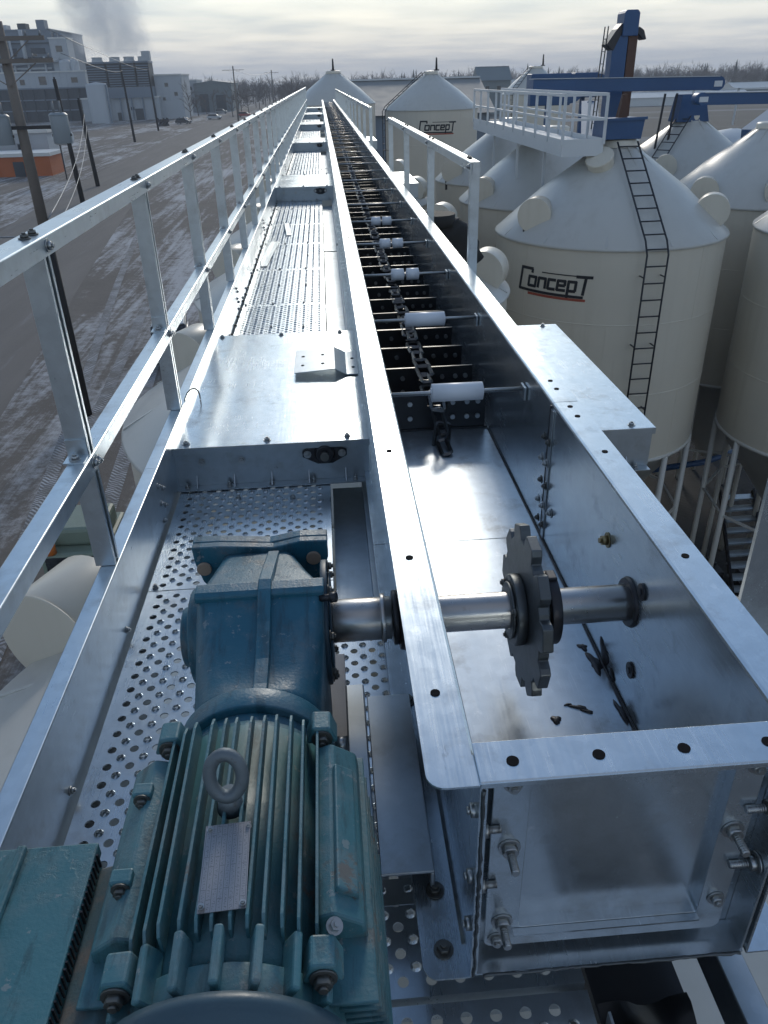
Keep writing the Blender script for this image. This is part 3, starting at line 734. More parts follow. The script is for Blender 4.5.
# return idlers: rods across the trough with white nylon rollers
def rod_mesh(): return MB().cyl((-.252,0,0), (.252,0,0), .008, n=12).mesh('rod', STEEL)
def roller_mesh(l, r=.033):
    b = MB(); b.cyl((-l/2,0,0), (l/2,0,0), r, n=28); b.cyl((-l/2-.004,0,0), (-l/2,0,0), r*.55, n=16); b.cyl((l/2,0,0), (l/2+.004,0,0), r*.55, n=16); return b.mesh('roller', NYLON)
RM, R1, R2 = rod_mesh(), roller_mesh(.185), roller_mesh(.07)
names = ['nearest white nylon idler roller on its rod, at the loose chain end', 'second nearest white idler roller from the loose chain end', 'third idler rod from the loose chain end, with two short white rollers', 'fourth idler rod from the loose chain end, with two short rollers']
for k in range(44):
    y = 2.63+k*.975; z = -1.0
    t = thing('idler_roller', names[k] if k < 4 else 'thin steel cross rod spanning the far part of the trough', 'roller', (.437, y, z), 'idler rods across the trough')
    put(RM, 'rod', (.437, y, z), t)
    if k < 2: put(R1, 'roller', (.437, y, z), t)
    elif k < 5:
        put(R2, 'roller', (.395, y, z), t); put(R2, 'roller', (.482, y, z), t)
    if k < 8:
        MB().box(XR-.012, XR-.004, y-.03, y+.03, z-.035, z+.012).build('rod_bracket', GALV_DULL, t)
        MB().box(XL+.004, XL+.012, y-.03, y+.03, z-.035, z+.012).build('rod_bracket', GALV_DULL, t)

# ================================================================== COVER BOXES BESIDE THE TROUGH
def cover_box(y0, y1, side, label, group, detail=True, x0=None, x1=None):
    xa, xb = (-.690, .118) if side < 0 else (.79, 1.285)
    zt, zb = -1.268, -1.446
    t = thing('cover_box', label, 'cover box', ((xa+xb)/2, (y0+y1)/2, zb), group)
    m = MB(); m.box(xa-.012, xb+.004, y0-.016, y1+.012, zt, zt+.003); m.build('lid', GALV, t, .001)
    m = MB(); m.box(xa-.014, xb+.004, y0-.0195, y0-.0165, zt-.024, zt+.0025); m.build('lid_lip', GALV_DULL, t)
    m = MB(); m.box(xa, xb, y0, y0+.003, zb, zt-.001); m.build('front_panel', GALV_DULL, t)  # same galv as the lid; the darker copy puts its shade into the colour
    m = MB(); m.box(xa, xa+.003, y0+.0035, y1, zb, zt-.001); m.box(xb-.003, xb, y0+.0035, y1, zb, zt-.001); m.box(xa+.0035, xb-.0035, y1-.003, y1, zb, zt-.001); m.build('side_panel', GALV_DULL, t)
    m = MB(); m.box(xa+.005, xb-.005, y0-.045, y0-.001, zb+.0, zb+.004); m.build('foot_flange', GALV_DULL, t)
    if detail:
        n = 3 if side < 0 else 2
        for k in range(n):
            put(BM, 'bolt', (xa+.075+k*(xb-xa-.16)/max(1,n-1), y0+.02, zt+.003), t); put(BM, 'bolt', (xa+.06+k*(xb-xa-.14)/max(1,n-1), y1-.02, zt+.003), t)
        for k in range(5): 
            put(BMS, 'bolt', (xa+.06+k*(xb-xa-.12)/4, y0-.02, zb+.0045), t, None, (1,1,1.6))
            m = MB(); xx = xa+.10+k*(xb-xa-.2)/4; m.prism([(y0-.002,zb+.005),(y0-.002,zb+.05),(y0-.035,zb+.005)], 'x', xx, xx+.004); m.build('gusset', GALV_DULL, t)
        for xx in ((xa+.13, xa+.29) if side < 0 else (xa+.2,)): put(BM, 'bolt', (xx, y0-.0005, zt-.07), t, UNY)
    if side < 0:
        m = MB(); bx, bz = xb-.18, zt-.055
        m.cyl((bx,y0-.001,bz), (bx,y0-.03,bz), .045, .036, n=20); m.prism([(bx-.09,bz+.012),(bx-.09,bz-.012),(bx-.03,bz-.045),(bx+.03,bz-.045),(bx+.09,bz-.012),(bx+.09,bz+.012),(bx+.03,bz+.045),(bx-.03,bz+.045)][::-1], 'y', y0-.012, y0-.001)
        bb = m.build('bearing', DARKSTEEL, t, .002); MB().cyl((bx,y0-.031,bz), (bx,y0-.05,bz), .018, n=14).build('stub_shaft', BOLT_DARK, t)
        for dx in (-.07, .07): put(BM, 'bolt', (bx+dx, y0-.0125, bz), t, UNY)
    return t
lab = ['large shiny galvanised cover box on the walkway just past the gearbox', 'second galvanised cover box along the walkway, counted from the gearbox', 'third galvanised cover box along the walkway, counted from the gearbox', 'fourth galvanised cover box along the walkway, counted from the gearbox', 'fifth galvanised cover box along the walkway, counted from the gearbox', 'sixth and farthest galvanised cover box along the walkway']
for k in range(6):
    y0 = 2.868+8.55*k; cover_box(y0, y0+1.52, -1, lab[k], 'cover boxes across the walkway', k < 3)
lab = ['galvanised cover box right of the trough, in front of the near logo bin', 'second cover box on the right flank of the trough, behind the guardrail end', 'third small cover box on the right flank of the trough far along']
for k in range(3):
    y0 = 2.83+8.55*k; cover_box(y0, y0+1.50, 1, lab[k], 'cover boxes on the right flank', k < 1)
# folded splice bracket lying on the first box lid
t = thing('splice_bracket', 'bent galvanised bracket with bolt holes on top of the nearest cover box', 'bracket', (-.04, 3.78, -1.265))
m = MB(); zb = -1.2645
m.prism([(-.20,zb+.022),(.0,zb+.034),(.055,zb+.004),(.112,zb+.004),(.112,zb+.008),(.056,zb+.008),(.0,zb+.038),(-.20,zb+.026)], 'y', 3.62, 3.98); m.build('plate', GALV_DULL, t, .001)
for x, y, z in ((-.16,3.72,.0288),(-.16,3.86,.0288),(-.06,3.72,.0348),(-.06,3.86,.0348),(.09,3.72,.0085),(.09,3.86,.0085)): put(HM, 'bolt_hole', (x, y, zb+z), t, (0, -.06 if x < 0 else 0, 0))
# loose angle offcuts on the walkway
for k, (x, y, a, lb) in enumerate(((-.555,7.75,-.05,'pale galvanised angle offcut lying on the walkway, nearer the camera'), (-.44,9.1,.07,'second galvanised angle offcut on the walkway, farther from the camera'))):
    m = MB(); hl = .6 if k == 0 else .4; m.prism([(-.028,0),(-.028,.05),(-.024,.05),(-.024,.004),(.028,.004),(.028,0)], 'y', -hl, hl)
    o = m.build('angle_offcut', GALV_RAIL); o.location = (x, y, ZF+.006); o.rotation_euler = (0, 0, a); tag(o, lb, 'offcut', 'offcuts on the walkway')

# ================================================================== RIGHT GUARDRAILS
def right_rail(y0, y1, label, end=True):
    xi, xo, zt, zb = .792, .850, -.405, -.455
    t = thing('guardrail', label, 'guardrail', ((xi+xo)/2, (y0+y1)/2, -1.4), 'guardrails on the right of the trough')
    m = MB(); m.prism([(xo,zb),(xo,zt-.006),(xo-.002,zt-.002),(xo-.006,zt),(xi+.006,zt),(xi+.002,zt-.002),(xi,zt-.006),(xi,zb),(xi+.0035,zb),(xi+.0035,zt-.0035),(xo-.0035,zt-.0035),(xo-.0035,zb)], 'y', y0, y1); m.build('top_rail', GALV_RAIL, t)
    n = max(1, round((y1-y0)/1.9)); p = None
    for k in range(n+1):
        y = y0+.004+(y1-y0-.06)*k/n
        m = MB(); t_ = .004
        m.box(xi+.004, xi+.009, y, y+.05, -1.40, zt-.005); m.box(xi+.0095, xo-.004, y, y+.004, -1.40, zt-.005); m.box(xi+.0095, xo-.004, y+.046, y+.05, -1.40, zt-.005)
        m.build('post', GALV_RAIL, t)
        put(BMD, 'bolt', (xi+.028, y-.10 if k else y+.16, zt+.0005), t); put(BMD, 'bolt', (xi+.028, y+.09 if k else y+.22, zt+.0005), t)
        put(BM, 'bolt', (xi-.0005, y+.025, zt-.025), t, UNX)
    m = MB(); m.box(xi+.012, xo-.012, y0-.0035, y0-.0005, zb-.01, zt-.0005); m.build('rail_end', GALV_RAIL, t)
    return t
right_rail(4.5, 10.2, 'short galvanised guardrail section on the right, nearest, standing before the bins')
right_rail(14.2, 24.6, 'second galvanised guardrail section on the right, beyond the gap')
right_rail(25.0, 44.0, 'far galvanised guardrail section on the right, near the end of the trough')

# ================================================================== GEARMOTOR
gm = thing('gearmotor', 'blue green geared electric motor with cooling fins beside the trough head', 'gearmotor', (-.195, 1.1, -1.45))
AX, AZ = -.195, -1.15
def sect(y, hw, zt, zb, r, n=6, cx=AX):
    p = []
    for qx, qz, a0 in ((cx+hw-r,zb+r,-90),(cx+hw-r,zt-r,0),(cx-hw+r,zt-r,90),(cx-hw+r,zb+r,180)):
        for k in range(n+1):
            a = RAD(a0+90*k/n); p.append((qx+r*math.cos(a), y, qz+r*math.sin(a)))
    return p[::-1]
g = MB()
g.loft([sect(1.125,.125,-1.035,-1.28,.09), sect(1.17,.128,-1.045,-1.30,.075), sect(1.24,.132,-1.045,-1.36,.05), sect(1.33,.137,-1.02,-1.40,.035), sect(1.405,.140,-.990,-1.41,.022), sect(1.425,.140,-.984,-1.41,.020), sect(1.445,.138,-.986,-1.41,.020), sect(1.56,.115,-1.018,-1.41,.025,cx=-.21), sect(1.665,.098,-1.046,-1.41,.03,cx=-.222), sect(1.69,.096,-1.052,-1.41,.03,cx=-.224)], True, True)
gh = g.build('gear_housing', GEARBLUE, gm)
# raised ledge across the ridge, centre rib over the top
MB().prism([(1.400,-.996),(1.400,-.980),(1.412,-.974),(1.445,-.974),(1.455,-.984),(1.455,-.996)], 'x', AX-.142, AX+.142).build('ridge', GEARBLUE, gm, .004)
rb = MB(); prof = [(1.13,-1.04,.014),(1.17,-1.046,.016),(1.24,-1.046,.02),(1.33,-1.02,.02),(1.405,-.990,.022),(1.435,-.984,.022),(1.56,-1.018,.016),(1.68,-1.05,.008)]
rb.loft([[(AX+.012-.017,y,z-.02),(AX+.012-.014,y,z+h),(AX+.012+.014,y,z+h),(AX+.012+.017,y,z-.02)] for y, z, h in prof], False, True)
rb.build('centre_rib', GEARBLUE, gm, .003)
# far mounting face with two bolted ears
x0, x1, zt = -.392, -.046, -1.030
ear = [(x0,zt),(x0+.004,zt-.05),(x0+.018,zt-.105),(x0+.05,zt-.15),(x0+.062,zt-.30),(x0+.04,-1.42),(x1-.04,-1.42),(x1-.062,zt-.30),(x1-.045,zt-.14),(x1-.015,zt-.10),(x1,zt-.05),(x1,zt),(x1-.07,zt+.002),(AX+.01,zt-.012),(x0+.07,zt+.0)]
MB().prism(ear, 'y', 1.695, 1.720).build('mounting_face', GEARBLUE, gm, .003)
# upper rim of the mounting face, thickened behind
MB().loft([[(x,1.7205,z-.03),(x,1.7205,z+.001),(x,1.752,z+.001),(x,1.752,z-.03)] for x, z in ((x0,zt),(x0+.07,zt),(AX,zt-.012),(x1-.07,zt+.002),(x1,zt))], False, True).build('mounting_rim', GEARBLUE, gm, .003)
for x, z in ((-.366,-1.092),(-.084,-1.078)):
    MB().cyl((x,1.6945,z), (x,1.686,z), .019, n=24).build('plug', painted('tan_plug', (.33,.25,.19), .5, .2), gm, .002)
# side bosses: cap on the left, big output cover on the right
MB().cyl((AX-.132,1.50,-1.16), (AX-.175,1.50,-1.16), .125, .115, n=36).cyl((AX-.175,1.50,-1.16), (AX-.200,1.50,-1.16), .075, .07, n=32).build('side_cap', GEARBLUE, gm, .004)
MB().cyl((AX+.132,SY,SZ), (AX+.148,SY,SZ), .150, n=40).cyl((AX+.148,SY,SZ), (AX+.154,SY,SZ), .12, n=40).build('output_cover', painted('output_cover_dark', (.02,.05,.075), .45, .3), gm, .003)
for k in range(8):
    a = RAD(22+45*k); put(BMD, 'bolt', (AX+.1485, SY+.136*math.cos(a), SZ+.136*math.sin(a)), gm, UPX)
# motor flange ring
MB().cyl((AX,1.075,AZ), (AX,1.125,AZ), .152, .152, n=56).cyl((AX,1.05,AZ), (AX,1.075,AZ), .136, n=48).build('motor_flange', GEARBLUE, gm, .004)
# stator barrel with cooling fins
MB().cyl((AX,.60,AZ), (AX,1.03,AZ), .150, n=48).cyl((AX,1.03,AZ), (AX,1.05,AZ), .140, n=48).build('motor_barrel', TEAL, gm)
def fin_mesh(h):
    b = MB(); l0, l1 = .635, 1.035
    # slightly ragged cast fin with a rounded run-out at the far end
    b.prism([(l0,-.02),(l0,h-.012),(l0+.012,h),(l1-.03,h),(l1-.008,h-.008),(l1,h-.03),(l1,-.02)], 'x', -.0024, .0024); return b.mesh('cooling_fin', TEAL)
R_F = .192
for k in range(12):
    dx = -.124+k*.0225
    zb = math.sqrt(max(.150**2-dx*dx, .0004)); ztp = min(.180, math.sqrt(R_F**2-dx*dx)) if abs(dx) < .10 else math.sqrt(R_F**2-dx*dx)
    o = put(fin_mesh(ztp-zb+.01), 'cooling_fin', (AX+dx, 0, AZ+zb-.01), gm, (0, dx*.35, random.uniform(-.004,.004)))
    bev(o, .0010, 2)
# lower right side: horizontal fins
for k in range(6):
    dz = .075-k*.030
    rr = math.sqrt(.150**2-dz*dz)
    m = MB(); m.box(AX+rr-.01, AX+.205+.004*k, .575+.008*k, 1.00-.018*k, AZ+dz-.0035, AZ+dz+.0035); m.build('cooling_fin', TEAL, gm, .0018)
    m = MB(); m.box(AX-.20, AX-rr+.01, .60, 1.0, AZ+dz-.0035, AZ+dz+.0035); m.build('cooling_fin', TEAL, gm, .0018)
# blank terminal pads on both flanks
m = MB(); m.loft([[(AX+.125,y,AZ+.060),(AX+.125,y,AZ+.128),(AX+.150,y,AZ+.136),(AX+.192,y,AZ+.108),(AX+.198,y,AZ+.060)] for y in (.665,.985)], False); m.build('flank_pad', TEAL, gm, .005)
m = MB(); m.loft([[(AX+.150,y,AZ+.132),(AX+.156,y,AZ+.146),(AX+.186,y,AZ+.126),(AX+.186,y,AZ+.112)] for y in (.70,.93)], False); m.build('pad_cover', TEAL, gm, .003)
m = MB(); m.loft([[(AX-.195,y,AZ+.050),(AX-.192,y,AZ+.100),(AX-.155,y,AZ+.128),(AX-.125,y,AZ+.120),(AX-.125,y,AZ+.05)] for y in (.66,.985)], False); m.build('flank_pad', TEAL, gm, .005)
for y in (.74, .90):
    MB().box(AX-.178, AX-.146, y, y+.026, AZ+.108, AZ+.138).build('lug', TEAL, gm, .004); put(BMD, 'bolt', (AX-.162, y-.0005, AZ+.124), gm, UNY)
# corner lugs of the end bells
for sx, y in ((1, 1.005), (-1, 1.005), (1, .585), (-1, .585)):
    m = MB(); m.loft([[(AX+sx*.105,yy,AZ+.115),(AX+sx*.118,yy,AZ+.152),(AX+sx*.150,yy,AZ+.150),(AX+sx*.162,yy,AZ+.115)] for yy in (y, y+.045)], False)
    if sx < 0: pass
    m.build('end_lug', TEAL, gm, .004); put(bpy.data.meshes['bolt.002'] if False else BMD, 'bolt', (AX+sx*.134, y-.0005, AZ+.128), gm, UNY, (1.3,1.3,1.3))
put(BMS, 'bolt', (AX+.150, .640, AZ+.148), gm, (.4, .3, 0), (1.1,1.1,1.6))
# near end bell with stub fins and the fan cover
MB().cyl((AX,.555,AZ), (AX,.60,AZ), .158, .158, n=56).build('end_bell', TEAL, gm, .003)
for k in range(7):
    a = RAD(90+(k-3)*17); r0, r1 = .150, .186
    m = MB(); m.bar((AX+math.cos(a)*.165, .560, AZ+math.sin(a)*.165), (AX+math.cos(a)*.168, .636, AZ+math.sin(a)*.168), .013, .036, (math.cos(a),0,math.sin(a))); m.build('stub_fin', TEAL, gm, .004)
fc = MB(); rings = []
for y, r in ((.553,.172),(.550,.180),(.535,.182),(.530,.178),(.43,.176),(.32,.172),(.28,.150),(.27,.10)):
    rings.append([(AX+r*math.cos(2*math.pi*i/64), y, AZ+r*math.sin(2*math.pi*i/64)) for i in range(64)])
fc.loft(rings, True, True); fc.build('fan_cover', BLACKFAN, gm)
# lifting eye
eb = MB(); EX, EY, EZ = -.200, .835, -.958
eb.tube([(EX+.0245*math.cos(a), EY+.010*math.sin(a), EZ+.046+.034*math.sin(a)) for a in [2*math.pi*k/28 for k in range(28)]], .0105, 10, True)
eb.cyl((EX,EY,EZ-.025), (EX,EY,EZ+.012), .022, .014, n=20); eb.build('lifting_eye', painted('eye_steel', (.16,.19,.21), .55, .5, (.10,.07,.05), 25, .2, .5, .3), gm)
# nameplate: metal plate with etched rows
def plate_mat():
    m, t, b = mat('nameplate'); O = objc(t)
    sp = t.nodes.new('ShaderNodeSeparateXYZ'); t.links.new(O, sp.inputs[0])
    w1 = t.nodes.new('ShaderNodeTexBrick'); w1.inputs['Scale'].default_value = 1; w1.offset = .3
    w1.inputs['Color1'].default_value = (0,0,0,1); w1.inputs['Color2'].default_value = (0,0,0,1); w1.inputs['Mortar'].default_value = (1,1,1,1)
    w1.inputs['Mortar Size'].default_value = .0004; w1.inputs['Brick Width'].default_value = .05; w1.inputs['Row Height'].default_value = .0078
    t.links.new(mapping(t, O, (1,1,1), (0,0,RAD(90))), w1.inputs['Vector'])
    txt = ramp(t, noise(t, mapping(t, O, (330,900,1)), 1, 2, .6), [(.55,(0,0,0)),(.60,(1,1,1))])
    band = t.nodes.new('ShaderNodeTexWave'); band.bands_direction = 'X'; band.inputs['Scale'].default_value = 40; t.links.new(O, band.inputs['Vector'])
    tb = mth(t, 'MULTIPLY', txt, ramp(t, band.outputs['Fac'], [(.45,(0,0,0)),(.55,(1,1,1))]))
    f = mth(t, 'MAXIMUM', mth(t, 'MULTIPLY', w1.outputs['Color'], .7), mth(t, 'MULTIPLY', tb, .8))
    c = mixc(t, mth(t, 'MULTIPLY', f, .8), (.33,.33,.345), (.07,.07,.08)); t.links.new(c, b.inputs['Base Color'])
    b.inputs['Metallic'].default_value = .7; b.inputs['Roughness'].default_value = .45; return m
np_ = MB(); np_.box(-.033,.033,-.068,.068,0,.0015); o = put(np_.mesh('nameplate', plate_mat()), 'nameplate', (-.196, .722, -.9675), gm, (RAD(2), RAD(-2), RAD(1.5)))
for x, y in ((-.224,.782),(-.168,.783),(-.222,.660),(-.166,.661)): put(BMS, 'rivet', (x, y, -.9655), gm, None, (.45,.45,.5))
# terminal box on the left with its dusty neck
jb = MB(); jx0, jx1, jy0, jy1, jz0, jz1 = -.655, -.425, .36, .845, -1.27, -1.055
jb.box(jx0, jx1, jy0, jy1, jz0, jz1-.028); jo = jb.build('terminal_box', TEAL_LID, gm, .004)
MB().box(jx0-.004, jx1+.004, jy0-.004, jy1+.004, jz1-.027, jz1).build('terminal_lid', TEAL_LID, gm, .003)
MB().box(-.545, -.530, jy0, jy1+.001, jz1+.0005, jz1+.012).build('lid_rib', TEAL_LID, gm, .004)
gk = MB()
for k in range(44): 
    yk = jy0+.01+k*(jy1-jy0-.02)/44; gk.box(jx1+.0045, jx1+.0065+random.uniform(0,.0025), yk, yk+.003, jz1-.03, jz1-.001)
gk.build('gasket_fringe', DARKSTEEL, gm)
MB().loft([[(-.424,y,-1.24),(-.424,y,-1.10),(-.37,y,-1.085),(-.34,y,-1.10),(-.34,y,-1.24)] for y in (.56,.835)], False).build('box_neck', TEAL_DUST, gm, .004)
# grease nipple and drain on the gearbox
MB().cyl((-.062,1.40,-1.0), (-.030,1.392,-.992), .008, n=8).cyl((-.040,1.393,-.994), (-.026,1.390,-.991), .012, n=6).build('breather', DARKSTEEL, gm)
MB().cyl((-.048,1.20,-1.24), (-.020,1.195,-1.235), .016, n=6).build('drain_plug', BOLT, gm)
# mount below the motor
mt = thing('motor_mount', 'plain grey steel channel mount between the motor and the trough', 'mount', (.05, 1.2, -1.45))
MB().box(.032, .138, .96, 1.46, -1.36, -1.352).box(.130, .138, .96, 1.46, -1.44, -1.3605).build('mount_plate', GALV_DULL, mt, .002)
MB().box(-.020, .026, 1.0, 1.45, -1.325, -1.300).box(-.020,-.012,1.0,1.45,-1.44,-1.3255).build('mount_rail', GALV_DULL, mt, .006)
MB().box(-.30, -.02, .60, 1.72, -1.446, -1.425).build('base_plate', GREYPAINT, mt, .002)
for y in (.66, .95):
    MB().box(AX-.15, AX+.15, y, y+.05, -1.424, AZ-.12).build('motor_foot', TEAL, gm, .003)

# ================================================================== STORAGE BINS
def hit_angle(cx, cy, R, az):
    # angle on a cylinder where a horizontal bearing from the origin meets its near side
    d = Vector((math.sin(RAD(az)), math.cos(RAD(az)))); c = Vector((cx, cy)); b = d.dot(c); q = b*b-c.dot(c)+R*R
    p = d*(b-math.sqrt(max(q, 0)))-c; return math.atan2(p.y, p.x)
ROOFC = {}
def bin_(cx, cy, R, ez, az_, bz, label, hoods=(), ladder=None, logo=None, legs=True, hatch=None, cap=.36, detail=True, group='cream hopper bottom bins'):
    t = thing('grain_bin', label, 'bin', (cx, cy, GZ), group)
    c0 = (cx, cy, 0)
    m = MB(); m.lathe([(R-.012,bz),(R,bz+.03),(R,ez-.05)], c0, 72); m.build('shell', CREAM, t)
    m = MB(); m.lathe([(R+.03,ez-.075),(R+.045,ez-.05),(R+.03,ez-.02),(R*.55+cap*.45,ez+(az_-ez)*.5),(cap,az_)], c0, 72); m.build('roof', CREAM_SKY_TINT, t)
    if detail:
        for k in range(12):
            a = 2*math.pi*(k+.35)/12; ca, sa = math.cos(a), math.sin(a)
            m = MB(); m.bar((cx+ca*(R+.02), cy+sa*(R+.02), ez-.005), (cx+ca*(cap+.02), cy+sa*(cap+.02), az_+.012), .03, .012); m.build('roof_seam', CREAM_SKY_TINT, t)
    m = MB(); m.lathe([(cap+.04,az_-.01),(cap+.04,az_+.10),(cap-.02,az_+.13),(.02,az_+.14)], c0, 32); m.build('cap', CREAM, t)
    m = MB(); m.lathe([(.25,bz-2.9),(R-.02,bz-.06),(R+.02,bz-.06),(R+.03,bz),(R-.01,bz+.02)], c0, 48); m.build('hopper', CREAM_SKY_TINT, t)
    if legs:
        n = 10
        for k in range(n):
            a = 2*math.pi*(k+.3)/n; x, y = cx+(R-.03)*math.cos(a), cy+(R-.03)*math.sin(a)
            MB().cyl((x,y,GZ), (x,y,bz-.04), .065, n=10).build('leg', CREAM_SKY_TINT, t)
        m = MB()
        for k in range(n):
            a, a2 = 2*math.pi*(k+.3)/n, 2*math.pi*(k+1.3)/n
            m.bar((cx+(R-.03)*math.cos(a), cy+(R-.03)*math.sin(a), bz-1.9), (cx+(R-.03)*math.cos(a2), cy+(R-.03)*math.sin(a2), bz-1.9), .05, .05)
        m.build('leg_brace', CREAM_SKY_TINT, t)
    slope = math.atan2(az_-ez, R-cap)
    if detail:
        for z in (bz+(ez-bz)*.34, bz+(ez-bz)*.67):
            m = MB(); m.lathe([(R-.004,z-.014),(R+.005,z-.008),(R+.005,z+.008),(R-.004,z+.014)], c0, 72); m.build('weld_seam', CREAM, t)
        for q, (za, zb_) in enumerate(((.0,.34),(.34,.67),(.67,1))):
            for k in range(4):
                a = 2*math.pi*k/4+q*.8+.5; ca, sa = math.cos(a), math.sin(a); m = MB(); m.bar((cx+R*ca, cy+R*sa, bz+.04+(ez-bz-.1)*za), (cx+R*ca, cy+R*sa, bz+.02+(ez-bz-.1)*zb_), .014, .008, (ca,sa,0)); m.build('weld_seam', CREAM, t)
    for hx, hy in hoods:
        d = Vector((-.42, -.91, 0)).normalized(); r = math.hypot(hx, hy); z = ez+max(0, (R-r))*math.tan(slope)
        c = Vector((cx+hx, cy+hy, z+.10)); m = MB()
        m.cyl(c-d*.24, c+d*.20, .31, n=36); m.cyl(c+d*.2005, c+d*.215, .322, n=36)
        o = m.build('vent_hood', CREAM, t, .01)
        sdv = Vector((-d.y, d.x, 0)); m = MB(); q = c+d*.05-Vector((0,0,.36)); m.bar(q-sdv*.2, q+sdv*.2, .30, .30); m.build('vent_screen', DARKSTEEL, t)
    if hatch is not None:
        a, rr = hatch; z = ez+(R-rr)*math.tan(slope); nrm = Vector((math.cos(a)*math.sin(slope), math.sin(a)*math.sin(slope), math.cos(slope))); p = Vector((cx+rr*math.cos(a), cy+rr*math.sin(a), z))
        m = MB(); m.cyl(p-nrm*.05, p+nrm*.16, .25, n=36); m.cyl(p+nrm*.161, p+nrm*.20, .275, .26, n=36); m.build('roof_hatch', CREAM, t, .01)
    if ladder is not None:
        a = ladder; ca, sa = math.cos(a), math.sin(a); lat = Vector((-sa, ca, 0))
        def P(r, z, s): return Vector((cx+ca*r, cy+sa*r, z))+lat*s
        path = [(cap+.12, az_+.10)] + [(cap+.12+(R+.06-cap-.12)*k/6, az_+.10+(ez+.12-az_-.10)*k/6) for k in range(1, 7)] + [(R+.20, ez-.10), (R+.20, bz+.1)]
        m = MB()
        for s in (-.2, .2): m.tube([P(r, z, s) for r, z in path], .019, 6)
        lo = m.build('ladder', BLACKPAINT, t)
        rm = None; lens = []
        for k in range(len(path)-1): lens.append(math.hypot(path[k+1][0]-path[k][0], path[k+1][1]-path[k][1]))
        tot = sum(lens); s = .12; k = 0; acc = 0
        while s < tot:
            while acc+lens[k] < s: acc += lens[k]; k += 1
            f = (s-acc)/lens[k]; r = path[k][0]+(path[k+1][0]-path[k][0])*f; z = path[k][1]+(path[k+1][1]-path[k][1])*f
            MB().cyl(P(r, z, -.2), P(r, z, .2), .014, n=6).build('rung', BLACKPAINT, lo); s += .305
        m = MB()
        for r, z in ((R+.1, ez-.5), (R+.1, ez-1.8), (R+.1, ez-3.1)): 
            for q in (-.2, .2): m.bar(P(R-.01, z, q), P(R+.2, z, q), .03, .012)
        m.build('ladder_bracket', BLACKPAINT, lo)
    if logo is not None: make_logo(t, cx, cy, R, *logo)
    return t
def make_logo(t, cx, cy, R, a0, z0, sc):
    # u to the right as seen from outside, v upward, in units of sc; strokes wrapped round the shell
    S = [[(0,0),(8,55)], [(5,53),(44,53)], [(42,53),(41,43)],
         [(30,10),(33,36)], [(31,34),(56,34)], [(54,36),(51,10)], [(29,12),(53,12)],
         [(60,10),(63,36)], [(61,34),(84,34)], [(82,36),(80,10)],
         [(88,10),(91,36)], [(89,34),(110,34)], [(87,12),(108,12)],
         [(113,10),(116,36)], [(114,34),(136,34)], [(134,36),(133,23)], [(114,23),(134,23)], [(112,12),(135,12)],
         [(139,-9),(143,36)], [(141,34),(163,34)], [(161,36),(159,12)], [(140,12),(160,12)],
         [(160,47),(200,47)], [(184,47),(178,4)]]
    def strokes(lst, wd, m, off, name):
        b = MB()
        for (u0, v0), (u1, v1) in lst:
            n = max(1, int(abs(u1-u0)/6)); d = Vector((u1-u0, v1-v0)).normalized(); nn = Vector((-d.y, d.x))*wd/2
            row = []
            for k in range(n+1):
                f = k/n; u, v = u0+(u1-u0)*f, v0+(v1-v0)*f
                for sgn in (-1, 1):
                    for oo in (off, off+.004):
                        uu, vv = u+nn.x*sgn, v+nn.y*sgn; a = a0+(uu-98)*sc/R
                        row.append((cx+(R+oo)*math.cos(a), cy+(R+oo)*math.sin(a), z0+vv*sc))
            base = len(b.v); b.v.extend(row)
            for k in range(n):
                q = base+4*k
                for i, j in ((0,1),(1,3),(3,2),(2,0)): b.face((q+i, q+j, q+4+j, q+4+i))
            b.face((base, base+2, base+3, base+1)); q = base+4*n; b.face((q, q+1, q+3, q+2))
        return b.build(name, m, t)
    strokes(S, 7, LOGO_BLACK, .003, 'logo_lettering')
    strokes([[(70,48.5),(165,48.5)]], 2.5, LOGO_BLACK, .005, 'logo_overline')
    strokes([[(-2,1),(180,-1)]], 6.5, LOGO_BLACK, .006, 'logo_underline')
    strokes([[(30,-7),(186,-8)]], 6, LOGO_RED, .0045, 'logo_red_line')

BR = 2.3
# row under the conveyor
r1 = ['cream bin under the near walkway, its roof and hood showing below the guardrail', 'second cream bin under the walkway, roof showing beyond the first guardrail post', 'third cream bin under the conveyor, behind the right cover box', 'fourth cream bin under the conveyor, by the right guardrail', 'fifth cream bin under the conveyor', 'sixth cream bin under the conveyor', 'seventh cream bin under the conveyor', 'eighth cream bin under the conveyor']
for k in range(6):
    bin_(.35, 2.45+4.95*k, 2.42, -2.85, -1.80, -7.2, r1[k], hoods=((-1.95,1.25),(2.0,-.55)) if k > 1 else ((-1.95,1.25),), detail=k < 3, legs=k < 4)
    MB().cyl((.437,2.45+4.95*k,-1.70), (.437,2.45+4.95*k,-1.43), .20, .23, n=24).build('inlet_spout', GALV_DULL, [o for o in col.objects if o.get('label') == r1[k]][0])
